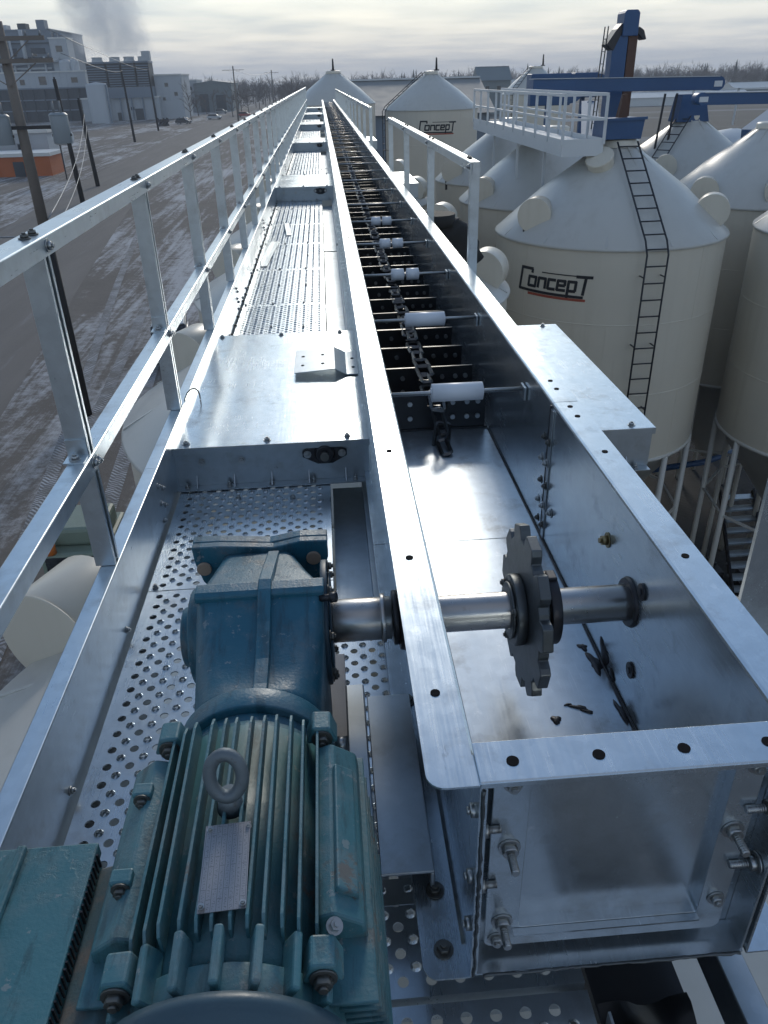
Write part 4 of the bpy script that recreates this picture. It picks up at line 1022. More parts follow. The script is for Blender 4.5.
# second row, with the logo bin in front
AXC, AYC = 5.84, 16.47
bin_(AXC, AYC, BR, -2.80, -1.28, -7.15, 'near cream bin with black logo, long black ladder and blue box on top', hoods=((-1.75,-.75),(1.75,-.85)), ladder=hit_angle(AXC, AYC, BR, 22.65), logo=(hit_angle(AXC, AYC, BR, 16.0), -3.72, .0079), hatch=(RAD(228), .72))
bin_(AXC, 21.3, BR, -2.80, -1.28, -7.15, 'cream bin directly behind the near logo bin, under the white catwalk', hoods=((-1.9,-.8),))
bin_(AXC, 26.1, BR, -2.80, -1.28, -7.15, 'third cream bin in the row behind the near logo bin', hoods=((-1.9,-.8),))
bin_(11.0, 15.4, BR, -2.80, -1.28, -7.15, 'cream bin cut off by the right edge of the picture', hoods=((-1.55,-1.1),))
bin_(11.0, 20.2, BR, -2.80, -1.28, -7.15, 'cream bin on the right between the near logo bin and the edge bin', hoods=((-1.9,-.9),(-.6,-1.9)))
bin_(11.0, 25.0, BR, -2.80, -1.28, -7.15, 'cream bin on the right carrying the blue conveyor end, with a ladder on its roof', hoods=((-1.2,-1.5),), ladder=RAD(222))
bin_(5.5, 42.9, BR, -1.33, .12, -6.0, 'distant cream bin with black logo beyond the right guardrail', ladder=RAD(195), logo=(hit_angle(5.5, 42.9, BR, 7.75), -2.32, .0091), cap=.3, hoods=())
bin_(.9, 53.0, 2.45, -1.25, .32, -6.5, 'grey roofed bin standing at the far end of the conveyor', cap=.42)
bin_(15.4, 62.0, 2.3, -1.2, .35, -6.2, 'far pale bin with peaked cap behind the white catwalk', cap=.45, ladder=RAD(215))
def spike(x, y, z, h, r, lb):
    t = thing('roof_vent_pipe', lb, 'vent pipe', (x, y, z), 'vent pipes on bin peaks')
    MB().cyl((x,y,z), (x,y,z+h), r, r*.6, n=10).build('pipe', DARKSTEEL, t); MB().cyl((x,y,z), (x,y,z+.05), r*2.2, n=12).build('collar', DARKSTEEL, t)
spike(.9, 53, .46, .62, .07, 'dark pipe on the peak of the bin at the end of the conveyor'); spike(5.75, 42.9, .26, .55, .06, 'dark pipe on the peak of the distant logo bin'); spike(15.9, 62, .49, .7, .07, 'dark pipe on the peak of the far pale bin')
# blue box and rusty spout on the logo bin
bb = thing('transition_box', 'blue steel inlet box on the peak of the near logo bin', 'inlet box', (AXC-.05, AYC, -1.14))
MB().loft([[(AXC-.42,AYC-.4,-1.14),(AXC+.30,AYC-.4,-1.14),(AXC+.30,AYC+.4,-1.14),(AXC-.42,AYC+.4,-1.14)],[(AXC-.40,AYC-.4,-.80),(AXC+.34,AYC-.4,-.78),(AXC+.34,AYC+.4,-.78),(AXC-.40,AYC+.4,-.80)]], False).build('box', BLUEPAINT, bb, .01)
MB().bar((AXC-.43,AYC-.42,-.80), (AXC+.37,AYC-.42,-.78), .03, .05).build('rim', BLUEPAINT, bb)
sp = thing('rusty_spout', 'narrow rusty spout rising from the blue box on the near logo bin', 'spout', (AXC, AYC, -.78))
MB().loft([[(AXC-.08,AYC-.08,-.78),(AXC+.10,AYC-.08,-.78),(AXC+.10,AYC+.1,-.78),(AXC-.08,AYC+.1,-.78)],[(AXC-.02,AYC-.05,-.38),(AXC+.07,AYC-.05,-.38),(AXC+.07,AYC+.05,-.38),(AXC-.02,AYC+.05,-.38)]], False).build('pipe', RUST, sp)

# ------------------------------------------------------------------ white catwalk over the second row
cw = thing('catwalk', 'white steel catwalk with railings over the second row of bins', 'catwalk', (4.9, 21, -1.2))
cx0, cx1, cy0, cy1, cz = 4.55, 5.35, 15.9, 25.5, -1.20
MB().box(cx0, cx1, cy0, cy1, cz-.03, cz).build('deck', WHITEPAINT, cw)
MB().box(cx0-.006, cx0-.001, cy0, cy1, cz-.20, cz+.10).build('side_beam', WHITEPAINT, cw); MB().box(cx1+.001, cx1+.006, cy0, cy1, cz-.20, cz+.10).build('side_beam', WHITEPAINT, cw); MB().box(cx0, cx1, cy0-.006, cy0-.001, cz-.20, cz+.10).build('side_beam', WHITEPAINT, cw)
for x in (cx0, cx1):
    n = 9
    for k in range(n+1):
        y = cy0+(cy1-cy0)*k/n; MB().box(x-.025, x+.025, y-.02, y+.02, cz+.002, cz+.82).build('post', WHITEPAINT, cw)
    MB().bar((x,cy0,cz+.84), (x,cy1,cz+.84), .05, .05).build('top_rail', WHITEPAINT, cw); MB().bar((x,cy0,cz+.43), (x,cy1,cz+.43), .04, .04).build('mid_rail', WHITEPAINT, cw)
for z in (.84, .43): MB().bar((cx0,cy0,cz+z), (cx1,cy0,cz+z), .045, .045).build('end_rail', WHITEPAINT, cw)
for y in (17.5, 20.0, 22.8): MB().bar((cx0+.1,y,-2.2), (cx0+.1,y,cz-.03), .05, .05).build('support', WHITEPAINT, cw)

# ------------------------------------------------------------------ blue elevator leg and conveyors
el = thing('bucket_elevator', 'tall blue bucket elevator leg with rusty casing and hooded head', 'elevator', (9.4, 27, GZ))
ex, ey = 9.42, 27.0
for dx, hw, m_, n_ in ((-.22, .23, BLUEPAINT, 'leg_casing'), (.17, .14, RUST, 'return_casing')):
    MB().box(ex+dx-hw, ex+dx+hw, ey-.25, ey+.25, GZ, .95).build(n_, m_, el, .01)
hd = MB(); hd.prism([(ex-.20,.93),(ex+.27,.93),(ex+.27,1.52),(ex+.20,1.6),(ex-.14,1.6),(ex-.20,1.52)], 'y', ey-.34, ey+.34); hd.build('head', BLUEPAINT, el, .02)
MB().prism([(ex-.64,.72),(ex-.42,.55),(ex-.205,1.0),(ex-.205,1.28),(ex-.36,1.12)], 'y', ey-.26, ey+.26).build('discharge_spout', DARKSTEEL, el, .01)
MB().prism([(ex+.275,1.02),(ex+.50,.82),(ex+.60,.84),(ex+.50,1.08),(ex+.34,1.18)], 'y', ey-.2, ey+.2).build('motor_hood', DARKSTEEL, el, .02)
lm = MB(); 
for s in (0, .32): lm.bar((ex-.95,ey-.2+s,-6), (ex-.62,ey-.2+s,1.2), .03, .03)
for k in range(22): f = k/22; lm.bar((ex-.95+.33*f,ey-.2,-6+7.2*f), (ex-.95+.33*f,ey+.12,-6+7.2*f), .02, .02)
lm.build('ladder', BLACKPAINT, el)
def blue_conv(name, x0, x1, y0, y1, z0, z1, h, wd, label, group='blue overhead conveyors'):
    t = thing(name, label, 'conveyor', ((x0+x1)/2, (y0+y1)/2, min(z0,z1)-h), group)
    MB().bar((x0,y0,z0-h/2), (x1,y1,z1-h/2), wd, h).build('casing', BLUEPAINT, t, .01); MB().bar((x0,y0,z0+.012), (x1,y1,z1+.012), wd+.06, .02).build('lid', PLANT_PALE, t)
    MB().cyl((x1,y1-wd/2-.001,z1-h/2), (x1,y1+wd/2+.001,z1-h/2), h*.55, n=24).build('end_housing', BLUEPAINT, t)
    MB().box(x1-.14, x1+.1, y1-wd/2-.02, y1-wd/2-.004, z1-h*.75, z1-h*.3).build('inspection_door', WHITEPAINT, t)
    return t
blue_conv('overhead_conveyor', 6.2, 11.75, 25.4, 25.4, -.14, -.20, .34, .5, 'long blue overhead conveyor crossing in front of the elevator leg')
blue_conv('overhead_conveyor', 15.6, 10.3, 23.0, 23.0, -.62, -.56, .28, .5, 'lower blue overhead conveyor running off the right edge')
tw = thing('support_tower', 'blue box support under the end of the long overhead conveyor', 'support', (10.8, 24.9, -1.3)); MB().loft([[(10.42,24.6,-1.34),(11.38,24.6,-1.34),(11.38,25.3,-1.34),(10.42,25.3,-1.34)],[(10.5,24.65,-.63),(11.2,24.65,-.63),(11.2,25.2,-.63),(10.5,25.2,-.63)]], False).build('box', BLUEPAINT, tw, .01)
for x in (9.75, 10.1): MB().bar((x,24.4,-2.3), (x+.12,24.4,-.58), .05, .05).build('strut', BLACKPAINT, tw)
for x, y, z, wx, wz, lb in ((9.0,34.0,-1.1,1.6,1.1,'blue machine housing behind the white catwalk, left of the elevator'), (11.0,36.0,-.9,1.0,.9,'smaller blue housing behind the white catwalk')):
    t = thing('drive_housing', lb, 'housing', (x, y, z)); MB().box(x-wx/2, x+wx/2, y-.4, y+.4, z, z+wz).build('casing', BLUEPAINT, t, .03); MB().cyl((x+wx/2,y-.42,z+wz/2), (x+wx/2,y+.42,z+wz/2), wz*.45, n=20).build('drum', BLUEPAINT, t); MB().cyl((x-wx*.3,y-.45,z+wz*.5), (x-wx*.3,y-.41,z+wz*.5), .2, n=16).build('cover', WHITEPAINT, t)
    MB().box(x-.08, x+.08, y-.1, y+.1, GZ, z).build('column', BLUEPAINT, t)
t = blue_conv('inclined_conveyor', 6.9, 9.6, 21.0, 30.5, -2.9, -.9, .45, .5, 'inclined blue conveyor rising behind the near logo bin'); 
t = blue_conv('inclined_conveyor', 13.4, 19.0, 26.0, 31.0, -1.7, .2, .40, .5, 'inclined blue conveyor at the right edge below the tree line')
rl = thing('platform_railing', 'white railing of the platform at the right edge behind the bins', 'railing', (14.5, 30, -1.6))
for z in (-.62, -1.05): MB().bar((12.8,29.5,z), (20,29.5,z), .06, .05).build('rail', WHITEPAINT, rl)
for k in range(5): MB().box(12.9+k*1.6, 12.95+k*1.6, 29.47, 29.53, -1.75, -.6).build('post', WHITEPAINT, rl)
tk = thing('white_tank', 'low white tank roof behind the bins at the right edge', 'tank', (17.5, 33, GZ)); MB().lathe([(2.6,0),(2.6,9.2),(2.4,9.5),(.1,9.9)], (16.6,33.5,GZ), 40).build('shell', WHITEPAINT, tk)

# ------------------------------------------------------------------ things around the bins on the right
pn = thing('guard_panel', 'tall shiny galvanised sheet standing at the right edge below the trough', 'panel', (1.75, 2.4, -3))
MB().box(1.56, 2.3, 2.4, 2.404, -3.0, -1.02).build('sheet', GALV, pn, .001); MB().box(1.553, 1.5595, 2.385, 2.404, -3.0, -1.02).build('folded_edge', GALV, pn)
MB().box(1.9, 2.0, 2.41, 2.5, -7, -1.2).build('post', GALV_DULL, pn)
bt = thing('rubber_boot', 'black rubber boot between the right guardrail and the bins', 'boot', (1.75, 10.9, -2.4))
m = MB(); rings = []
for k in range(10):
    f = k/9; c = Vector((1.48+.42*f, 10.9, -1.78-.52*f*f)); r = .24+.03*math.sin(k*2.1)
    rings.append([(c.x+r*math.cos(2*math.pi*i/24), c.y+r*.8*math.sin(2*math.pi*i/24), c.z+.12*math.cos(2*math.pi*i/24)) for i in range(24)])
m.loft(rings, True); m.build('sleeve', RUBBER, bt); MB().cyl((1.46,10.9,-1.75), (1.46,10.9,-1.60), .27, n=24).build('clamp', RUBBER, bt)
cbl = MB(); cbl.tube([(3.45+.20*math.cos(a), 11.0, -3.72+.20*math.sin(a)) for a in [2*math.pi*k/30+.3 for k in range(29)]], .012, 6)
tag(cbl.build('cable_loop', RUBBER), 'thin black cable loop hanging in front of the near logo bin', 'cable')
stair = thing('access_stairs', 'dark steel stairs on the ground between the bin legs', 'stairs', (10.4, 18, GZ))
for k in range(9): MB().box(9.9+.08*k, 10.8+.08*k, 15.6+k*.30, 15.86+k*.30, GZ+.2+k*.17, GZ+.25+k*.17).build('step', GALV_DULL, stair)
for x in (9.88, 10.83): MB().bar((x,15.5,GZ+.1), (x+.64,18.3,GZ+1.7), .05, .18).build('stringer', DARKSTEEL, stair)
pp = MB(); pp.tube([(8.5,19.2,GZ+2.0),(10.5,19.4,GZ+2.1),(13.5,20.5,GZ+2.4)], .09, 10); tag(pp.build('air_pipe', BLUEPAINT), 'blue pipe running low between the bin legs', 'pipe')
hp = thing('hopper_cart', 'pale bulk bag hopper standing by the dark stairs', 'hopper', (11.6, 16.2, GZ)); MB().loft([[(11.2,15.7,GZ+.2),(12.1,15.7,GZ+.2),(12.1,16.6,GZ+.2),(11.2,16.6,GZ+.2)],[(10.95,15.5,GZ+1.5),(12.4,15.5,GZ+1.7),(12.4,16.8,GZ+1.7),(10.95,16.8,GZ+1.5)]], False).build('bag', painted('bulk_bag', (.16,.15,.14), .8), hp, .04)
MB().box(11.1, 12.2, 15.6, 16.7, GZ, GZ+.18).build('pallet', WOOD, hp)
bs = MB()
for k in range(40):
    bs.box(*(lambda x, y: (x, x+random.uniform(.1,.5), y, y+random.uniform(.1,.5)))(random.uniform(6,13), random.uniform(9,17)), GZ, GZ+random.uniform(.05,.35))
stuff(bs.build('site_clutter', DARKSTEEL)); bpy.data.objects['site_clutter']['label'] = 'dark scrap and clutter on the ground below the bins'; bpy.data.objects['site_clutter']['category'] = 'clutter'

# ================================================================== LEFT YARD: POLES AND WIRES
def wood_pole(x, y, top, r, label, arms=(), base_dark=0, group=None, m=WOOD):
    t = thing('utility_pole', label, 'pole', (x, y, GZ), group)
    zb = GZ
    if base_dark: MB().cyl((x,y,GZ), (x,y,GZ+base_dark), r*1.12, r*1.08, n=14).build('tarred_base', TAR, t); zb = GZ+base_dark
    MB().cyl((x,y,zb), (x,y,top), r*1.08, r*.78, n=14).build('shaft', m, t)
    for z, l, yaw in arms:
        d = Vector((math.cos(yaw), math.sin(yaw), 0)); c = Vector((x, y-r-.06, z))
        a = MB().bar(c-d*l/2, c+d*l/2, .10, .13).build('crossarm', m, t)
        for s in (-.46,-.18,.30,.46):
            q = c+d*l*s+Vector((0,0,.07)); MB().cyl(q, q+Vector((0,0,.14)), .045, .025, n=8).build('insulator', INSUL, t)
        b = MB(); b.bar(c+d*l*.32-Vector((0,.01,.07)), Vector((x,y-r,z-.75)), .03, .03); b.bar(c-d*l*.32-Vector((0,.01,.07)), Vector((x,y-r,z-.75)), .03, .03); b.build('brace', WOOD, t)
    return t
up = wood_pole(-10.48, 31.0, 1.95, .19, 'near wooden utility pole with two crossarms rising behind the guardrail', ((1.45,2.9,.06),(.80,3.2,.04)), 7.0)
for dx, lb in ((-1.0, 'grey transformer can left of the near utility pole'), (.98, 'grey transformer can right of the near utility pole')):
    x = -10.05+dx; t = thing('transformer', lb, 'transformer', (x, 30.75, -1.75), 'transformers on the near pole')
    MB().cyl((x,30.75,-1.72), (x,30.75,-.84), .31, n=28).cyl((x,30.75,-.84), (x,30.75,-.76), .33, .24, n=28).build('tank', XFORM, t, .01)
    for q in (-.12, .12): MB().cyl((x+q,30.75,-.78), (x+q,30.75,-.40), .05, .03, n=10).build('bushing', INSUL, t)
    MB().bar((-10.05,30.8,-1.2), (x,30.8,-1.2), .08, .12).build('hanger', DARKSTEEL, t)
    MB().box(x-.33, x+.33, 30.70, 30.80, -1.5, -1.42).build('band', DARKSTEEL, t)
wood_pole(-28.3, 300, 4.8, .26, 'far utility pole standing among the trees beyond the road', ((3.6,7.2,.05),), group='far utility poles')
wood_pole(-19.8, 380, 4.2, .26, 'second far utility pole, thinner, above the end of the guardrail', ((3.2,6.0,.05),), group='far utility poles')
for x, y, top, lb in ((-31.1,117,-1.5,'bare black pole standing by the snowy track, nearest of four'), (-28.7,100,.8,'tall thin black pole behind the transformers'), (-45.1,210,3.0,'bare black pole in front of the pale works wall'), (-48.4,260,3.7,'bare black pole in front of the white works building')):
    t = thing('black_pole', lb, 'pole', (x, y, GZ), 'bare black poles in the yard'); MB().cyl((x,y,GZ), (x-.4,y,top), .30, .20, n=12).build('shaft', TAR, t); MB().cyl((x-.4,y,top), (x-.4,y,top+.2), .1, n=8).build('cap', TAR, t)
def wire(p0, p1, sag, r, label):
    p0, p1 = Vector(p0), Vector(p1); b = MB(); pts = [p0.lerp(p1, k/24)-Vector((0,0,sag*4*(k/24)*(1-k/24))) for k in range(25)]
    b.tube(pts, r, 5); return tag(b.build('power_line', INSUL), label, 'wire', 'overhead wires')
wire((-10.3,30.9,1.75), (-70,120,3.5), 0.6, .012, 'upper wire leaving the near utility pole to the left'); wire((-8.9,30.9,1.7), (-48.4,260,3.9), 0.5, .014, 'wire from the near pole towards the white works building')
wire((-8.6,30.9,1.0), (-45.1,210,3.2), 0.5, .014, 'lower wire from the near pole towards the works yard'); wire((-10.2,30.8,-4.2), (-31.1,117,-3.2), 1.0, .022, 'pale service cable from the near pole to the black pole'); wire((-10.2,30.8,-4.8), (-31.1,117,-4.6), 1.2, .022, 'lower pale service cable from the near pole to the black pole')
wire((-10.4,30.8,-4.8), (-17,25,-3.2), .2, .03, 'pale guy strut leaving the near pole to the left')
wire((-28.3,300,3.9), (-19.8,380,3.6), 1.5, .05, 'far wire between the two distant poles')

# ------------------------------------------------------------------ vehicles in the yard
def car(x, y, rz, paint, label, truck=False, s=1.0):
    t = thing('parked_car', label, 'car', (x, y, GZ)); t.rotation_euler = (0, 0, rz)
    def part(b, n, m, bv=0):
        o = bpy.data.objects.new(n, b.mesh(n, m)); col.objects.link(o); o.parent = t
        if bv: bev(o, bv, 3)
        return o
    L2, W2 = 2.3*s, .92*s
    b = MB(); prof = [(-L2,.35),(-L2,.75),(-L2+.15,.95),(-L2+1.1,1.02),(L2-1.0,1.05),(L2-.1,.95),(L2,.7),(L2,.35)]
    b.prism([(u, v*s) for u, v in prof][::-1], 'x', -W2, W2); part(b, 'body', paint, .06)
    b = MB(); cab = [(-L2+1.0,1.0),(-L2+1.7,1.55),(L2-.9 if not truck else .2,1.58),(L2-.35 if not truck else .55,1.03)]
    b.loft([[(-W2*.94,u,v*s) for u, v in cab][::-1], [(W2*.94,u,v*s) for u, v in cab][::-1]], False); part(b, 'cabin', GLASS_DK, .05)
    b = MB(); b.box(-W2*.86, W2*.86, -L2+1.65, (L2-.95 if not truck else .15), 1.56*s, 1.62*s); part(b, 'roof', paint, .03)
    for sx in (-1, 1):
        for yy in (-L2+.8, L2-.85):
            b = MB(); b.cyl((sx*(W2-.2),yy,.33), (sx*(W2+.02),yy,.33), .33, n=20); w_ = part(b, 'wheel', RUBBER); b = MB(); b.cyl((sx*(W2+.021),yy,.33), (sx*(W2+.03),yy,.33), .19, n=14); part(b, 'rim', BOLT)
        b = MB(); b.box(sx*.62-.2, sx*.62+.2, -L2-.03, -L2+.02, .66*s, .84*s); part(b, 'headlight', NYLON)
    b = MB(); b.box(-.5, .5, -L2-.03, -L2+.02, .5*s, .8*s); part(b, 'grille', DARKSTEEL); b = MB(); b.box(-W2, W2, -L2-.08, -L2-.035, .36*s, .50*s); part(b, 'bumper', INSUL)
    return t
car(-8.25, 39.2, RAD(8), painted('car_silver', (.30,.33,.37), .3, 0, bumpk=0), 'silver car parked in the yard, seen through the guardrail')
mc = thing('loader', 'green and black loader with an orange lamp, half hidden by a vent hood', 'loader', (-6.85, 17.20, GZ)); 
lgreen = painted('loader_green', (.20,.25,.20), .5, .2)
MB().box(-7.75, -6.05, 17.00, 19.20, GZ+.5, GZ+1.7).build('body', lgreen, mc, .1); MB().box(-7.65, -6.15, 17.40, 18.80, GZ+1.7, GZ+2.2).build('cab', lgreen, mc, .1); MB().box(-7.60, -6.20, 16.97, 17.00, GZ+1.2, GZ+1.62).build('windscreen', GLASS_DK, mc)
for x in (-7.60, -6.20):
    for y in (17.30, 18.80): MB().cyl((x-.2,y,GZ+.5), (x+.2,y,GZ+.5), .5, n=20).build('wheel', RUBBER, mc, .04)
MB().cyl((-7.45,17.10,GZ+1.70), (-7.45,17.10,GZ+1.98), .14, n=14).build('lamp', painted('orange_lamp', (.7,.2,.04), .4), mc)
MB().box(-7.75, -6.05, 16.10, 16.95, GZ+.1, GZ+.75).build('bucket', DARKSTEEL, mc, .05)

# ================================================================== WORKS BUILDINGS ON THE LEFT
def building(name, label, x0, x1, y0, y1, z1, m, wins=(), doors=(), roof='flat', rm=ROOFWHITE, group='works buildings'):
    t = thing(name, label, 'building', ((x0+x1)/2, (y0+y1)/2, GZ), group)
    MB().box(x0, x1, y0, y1, GZ, z1).build('wall', m, t)
    if roof == 'flat': MB().box(x0-.3, x1+.3, y0-.3, y1+.3, z1+.003, z1+.5).build('roof', rm, t)
    else:
        b = MB(); xm = (x0+x1)/2; b.prism([(x0-.4,z1),(xm,z1+roof),(x1+.4,z1)], 'y', y0-.4, y1+.4); b.build('roof', rm, t)
    nr = max(2, int((x1-x0)/2.4)); b = MB()
    for k in range(nr+1): xx = x0+(x1-x0)*k/nr; b.box(xx-.06, xx+.06, y0-.10, y0-.003, GZ, z1-.05)
    b.build('cladding_rib', m, t)
    for (wx, wz, ww, wh) in wins:
        o = MB().box(wx-ww/2, wx+ww/2, y0-.10, y0-.02, wz-wh/2, wz+wh/2).build('window', INSUL, t); MB().box(wx-ww/2+.12, wx+ww/2-.12, y0-.14, y0-.104, wz-wh/2+.12, wz+wh/2-.12).build('pane', GLASS_DK, o)
    for (wx, ww, wh) in doors:
        o = MB().box(wx-ww/2, wx+ww/2, y0-.14, y0-.02, GZ, GZ+wh).build('door', PLANT_DARK, t)
    return t
b1 = building('process_building', 'tall blue grey process building at the left edge under the smoke', -150, -106, 372, 420, 20, PLANT, [(-x, 12, 2.2, 1.8) for x in (122, 114)], (), 'flat', PLANT)
MB().box(-126, -108, 371.0, 371.9, 6.5, 7.2).build('ledge', PLANT_PALE, b1)
for z in (10.5, 15.5): MB().box(-150, -106, 371.3, 371.9, z, z+.35).build('ledge', PLANT_DARK, b1)
for k in range(7):
    x = -146+k*5.9+random.uniform(-1,1); zt_ = random.uniform(8,19)
    MB().cyl((x,370.6,-.4), (x,370.6,zt_), .45, n=10).build('downpipe', random.choice((PLANT_PALE, PLANT_DARK)), b1)
for k in range(5):
    x = -140+k*7.5; MB().box(x-1.6, x+1.6, 374, 379, 20.6, 20.6+random.uniform(1.2,3.2)).build('roof_unit', random.choice((PLANT_PALE, PLANT, PLANT_DARK)), b1)
MB().cyl((-130,369.5,8.6), (-104,369.5,9.6), .9, n=12).build('duct', PLANT_PALE, b1); MB().cyl((-117,369.5,9.1), (-117,369.5,20.2), .8, n=12).build('duct', PLANT_PALE, b1)
for k in range(4):
    x = -148+k*11; MB().box(x, x+5.5, 371.5, 371.9, 12.0, 14.0).build('louvre_panel', PLANT_DARK, b1)
b2 = building('stair_tower', 'pale narrow tower with a round motif beside the tall process building', -107.0, -100.2, 371, 380, 17, PLANT_PALE, [(-103.6, 13.5, 2.6, 2.2)])
for x in (-105, -103): MB().cyl((x,374,17.5), (x,374,19.2), .8, n=14).build('roof_fan', PLANT, b2)
for x, z, r in ((-101.5,8.5,2.4),(-97.8,7.5,1.8)):
    t = thing('roof_tank', 'pale rounded roof tank at x beside the tower'.replace(' at x', '' if x < -100 else ' farther right'), 'tank', (x, 368, 5.6)); MB().lathe([(r,0),(r,2.6),(r*.8,3.8),(.1,4.2)], (x,367.5,5.6), 20).build('shell', PLANT_PALE, t)
building('low_block', 'pale flat roofed block below the tall process building', -150, -93, 362, 371, 5.2, PLANT_PALE, [(-97.5,2.4,2.6,2.0),(-110,2.4,3,3),(-118,2.0,2,2)])
b4 = building('dark_gallery', 'dark open gallery in front of the pale works block', -150, -88, 355, 361.9, -.5, PLANT_DARK, (), (), 'flat', PLANT)
for k in range(14): MB().box(-148+k*4.4, -147.5+k*4.4, 354.2, 354.8, GZ, -.6).build('column', PLANT_DARK, b4)
for z in (-4.5, -8.2): MB().box(-150, -88, 354.3, 354.7, z, z+.4).build('beam', PLANT, b4)
ct = thing('cooling_tower', 'dark louvred cooling tower of four cells giving off white steam', 'cooling tower', (-76, 350, GZ), 'works buildings')
MB().box(-88, -64, 345, 356, -4.3, -.6).build('basin', PLANT, ct)
for k, (xa, xb) in enumerate(((-88,-80.9),(-80.3,-75.4),(-74.8,-70.0),(-69.4,-64.6))):
    cl = MB().box(xa, xb, 346, 355, -.55, 7.4).build('cell', PLANT_DARK, ct); b = MB()
    for q in range(9): b.box(xa+.2, xb-.2, 345.5, 345.95, -.2+q*.82, .12+q*.82)
    b.build('louvres', PLANT, cl); MB().box(xa-.1, xb+.1, 345.4, 355.4, 7.42, 8.0).build('cell_top', PLANT, cl)
    MB().lathe([(2.2,0),(1.9,.8),(2.0,1.6)], ((xa+xb)/2,350.5,8.0), 20).build('fan_stack', PLANT_PALE, cl)
MB().box(-66.5, -63.5, 345.2, 348, 8.0, 11.2).build('stair_head', PLANT_PALE, ct)
for k in range(6): MB().box(-86+k*4.3, -85.5+k*4.3, 345, 345.6, GZ, -4.3).build('column', PLANT, ct)
building('pump_house', 'long pale wall with a roller door below the cooling tower', -92, -62.5, 346, 356, -4.4, PLANT_PALE, [(-73,-8,1.4,1.2)], [(-70.5,3.2,4.0),(-78,2.2,2.8)])
wt = thing('storage_tank', 'upright pale cylindrical tank in front of the cooling tower', 'tank', (-81, 328, GZ)); MB().lathe([(3.8,0),(3.8,12.2),(3.5,12.8),(.1,13.3)], (-81,328,GZ), 36).build('shell', PLANT_PALE, wt); MB().box(-77.4,-76.9,326,326.4,GZ,GZ+12.5).build('downpipe', PLANT, wt)
building('white_works', 'tall white works building with small dark vents right of the cooling tower', -63.8, -53.6, 350, 372, 3.0, PLANT_PALE, [(-59.5,-.2,1.4,1.4),(-56.2,-3.4,1.4,1.4),(-61,-5,1.2,1.2)])
building('white_shed', 'smaller pale shed between the white works and the grey green shed', -66, -58, 425, 445, 1.2, PLANT_PALE, [(-61.5,-2,2,1.6)])
building('grey_shed', 'long grey green shed with two dark doorways', -58.6, -41.2, 418, 455, -.1, GREENGREY, (), [(-54.3,4,7.5),(-46.5,4.6,7.0)], 1.1, GREENGREY)
oc = building('orange_container', 'orange container shed with snow white roof at the left edge', -58, -42.2, 134, 141, -9.2, ORANGE, (), [(-47,1.6,2.1)], 'flat', ROOFWHITE)
building('white_trailer', 'white trailer hall standing behind the orange container shed', -62, -45.6, 146, 153, -6.5, PLANT_PALE, [(-50,-8.5,1.4,1.0)], (), 'flat', ROOFWHITE)
# tank car end (round white) beside the transformers
rt = thing('round_tank', 'small round white tank on legs behind the transformers', 'tank', (-37.5, 128, GZ)); MB().cyl((-38.7,128,GZ+5.6), (-36.4,127,GZ+5.6), 1.0, n=24).build('drum', WHITEPAINT, rt, .2)
for x in (-38.2, -37): MB().box(x-.08, x+.08, 127.4, 127.6, GZ, GZ+4.8).build('leg', DARKSTEEL, rt)
for i, (x, y, rz, c, lb) in enumerate(((-47,300,1.2,(.03,.035,.04),'dark truck parked before the white works building'), (-40,330,1.4,(.4,.42,.44),'pale car parked beside the grey green shed'), (-44,390,1.5,(.25,.26,.27),'grey car parked at the shed doorway'), (-30,345,1.5,(.3,.06,.05),'red vehicle parked along the far road'))):
    car(x, y, rz, painted('car_paint_%d' % i, c, .35, 0, bumpk=0), lb, s=1.15)
for i, (x, y, h, lb) in enumerate(((-52,290,2.2,'dark heap of machinery beside the works track'), (-49,310,1.8,'second dark heap of machinery by the white works'))):
    t = thing('machinery_heap', lb, 'machinery', (x, y, GZ)); b = MB()
    for k in range(14): a = random.uniform(0,6.28); q = random.uniform(0,2.5); b.bar((x+q*math.cos(a),y+q*math.sin(a),GZ), (x+random.uniform(-2,2),y+random.uniform(-1,1),GZ+h*random.uniform(.5,1.1)), .5, .6)
    b.build('frame', DARKSTEEL, t)

# ------------------------------------------------------------------ barns and houses ahead
def gable(name, label, x0, x1, y0, y1, ez, rz, wm, rm, group='barns and houses ahead', wins=()):
    t = thing(name, label, 'building', ((x0+x1)/2, (y0+y1)/2, GZ), group); ym = (y0+y1)/2
    MB().box(x0, x1, y0, y1, GZ, ez).build('wall', wm, t)
    MB().prism([(y0-.5,ez-.1),(ym,rz),(y1+.5,ez-.1)], 'x', x0-.5, x1+.5).build('roof', rm, t); MB().bar((x0-.5,ym,rz+.05), (x1+.5,ym,rz+.05), .5, .14).build('ridge_cap', WHITEPAINT, t)
    for wx, wz in wins: MB().box(wx-.6, wx+.6, y0-.08, y0-.02, wz-.7, wz+.7).build('window', GLASS_DK, t)
    return t
BARNROOF = painted('barn_roof_sheet', (.24,.24,.23), .6, .1, (.2,.2,.19), .4, .06, bumpk=0)
gable('storage_barn', 'long low barn with pale sheet roof behind the distant logo bin', .5, 14.2, 72, 88, -2.6, -.15, PLANT, BARNROOF)
gable('farm_house', 'dark grey house with steep roof among the trees ahead', 55, 66, 300, 312, -1.5, 2.6, GREENGREY, GREENGREY, wins=((58,-4),(62,-4)))
gable('farm_house', 'low white house right of the dark house among the trees', 70, 84, 310, 320, -4.5, -1.5, PLANT_PALE, ROOFWHITE, wins=((74,-7),(79,-7)))
gable('field_shed', 'long white shed far out across the field', 118, 168, 330, 345, -9.0, -7.4, WHITEPAINT, ROOFWHITE)
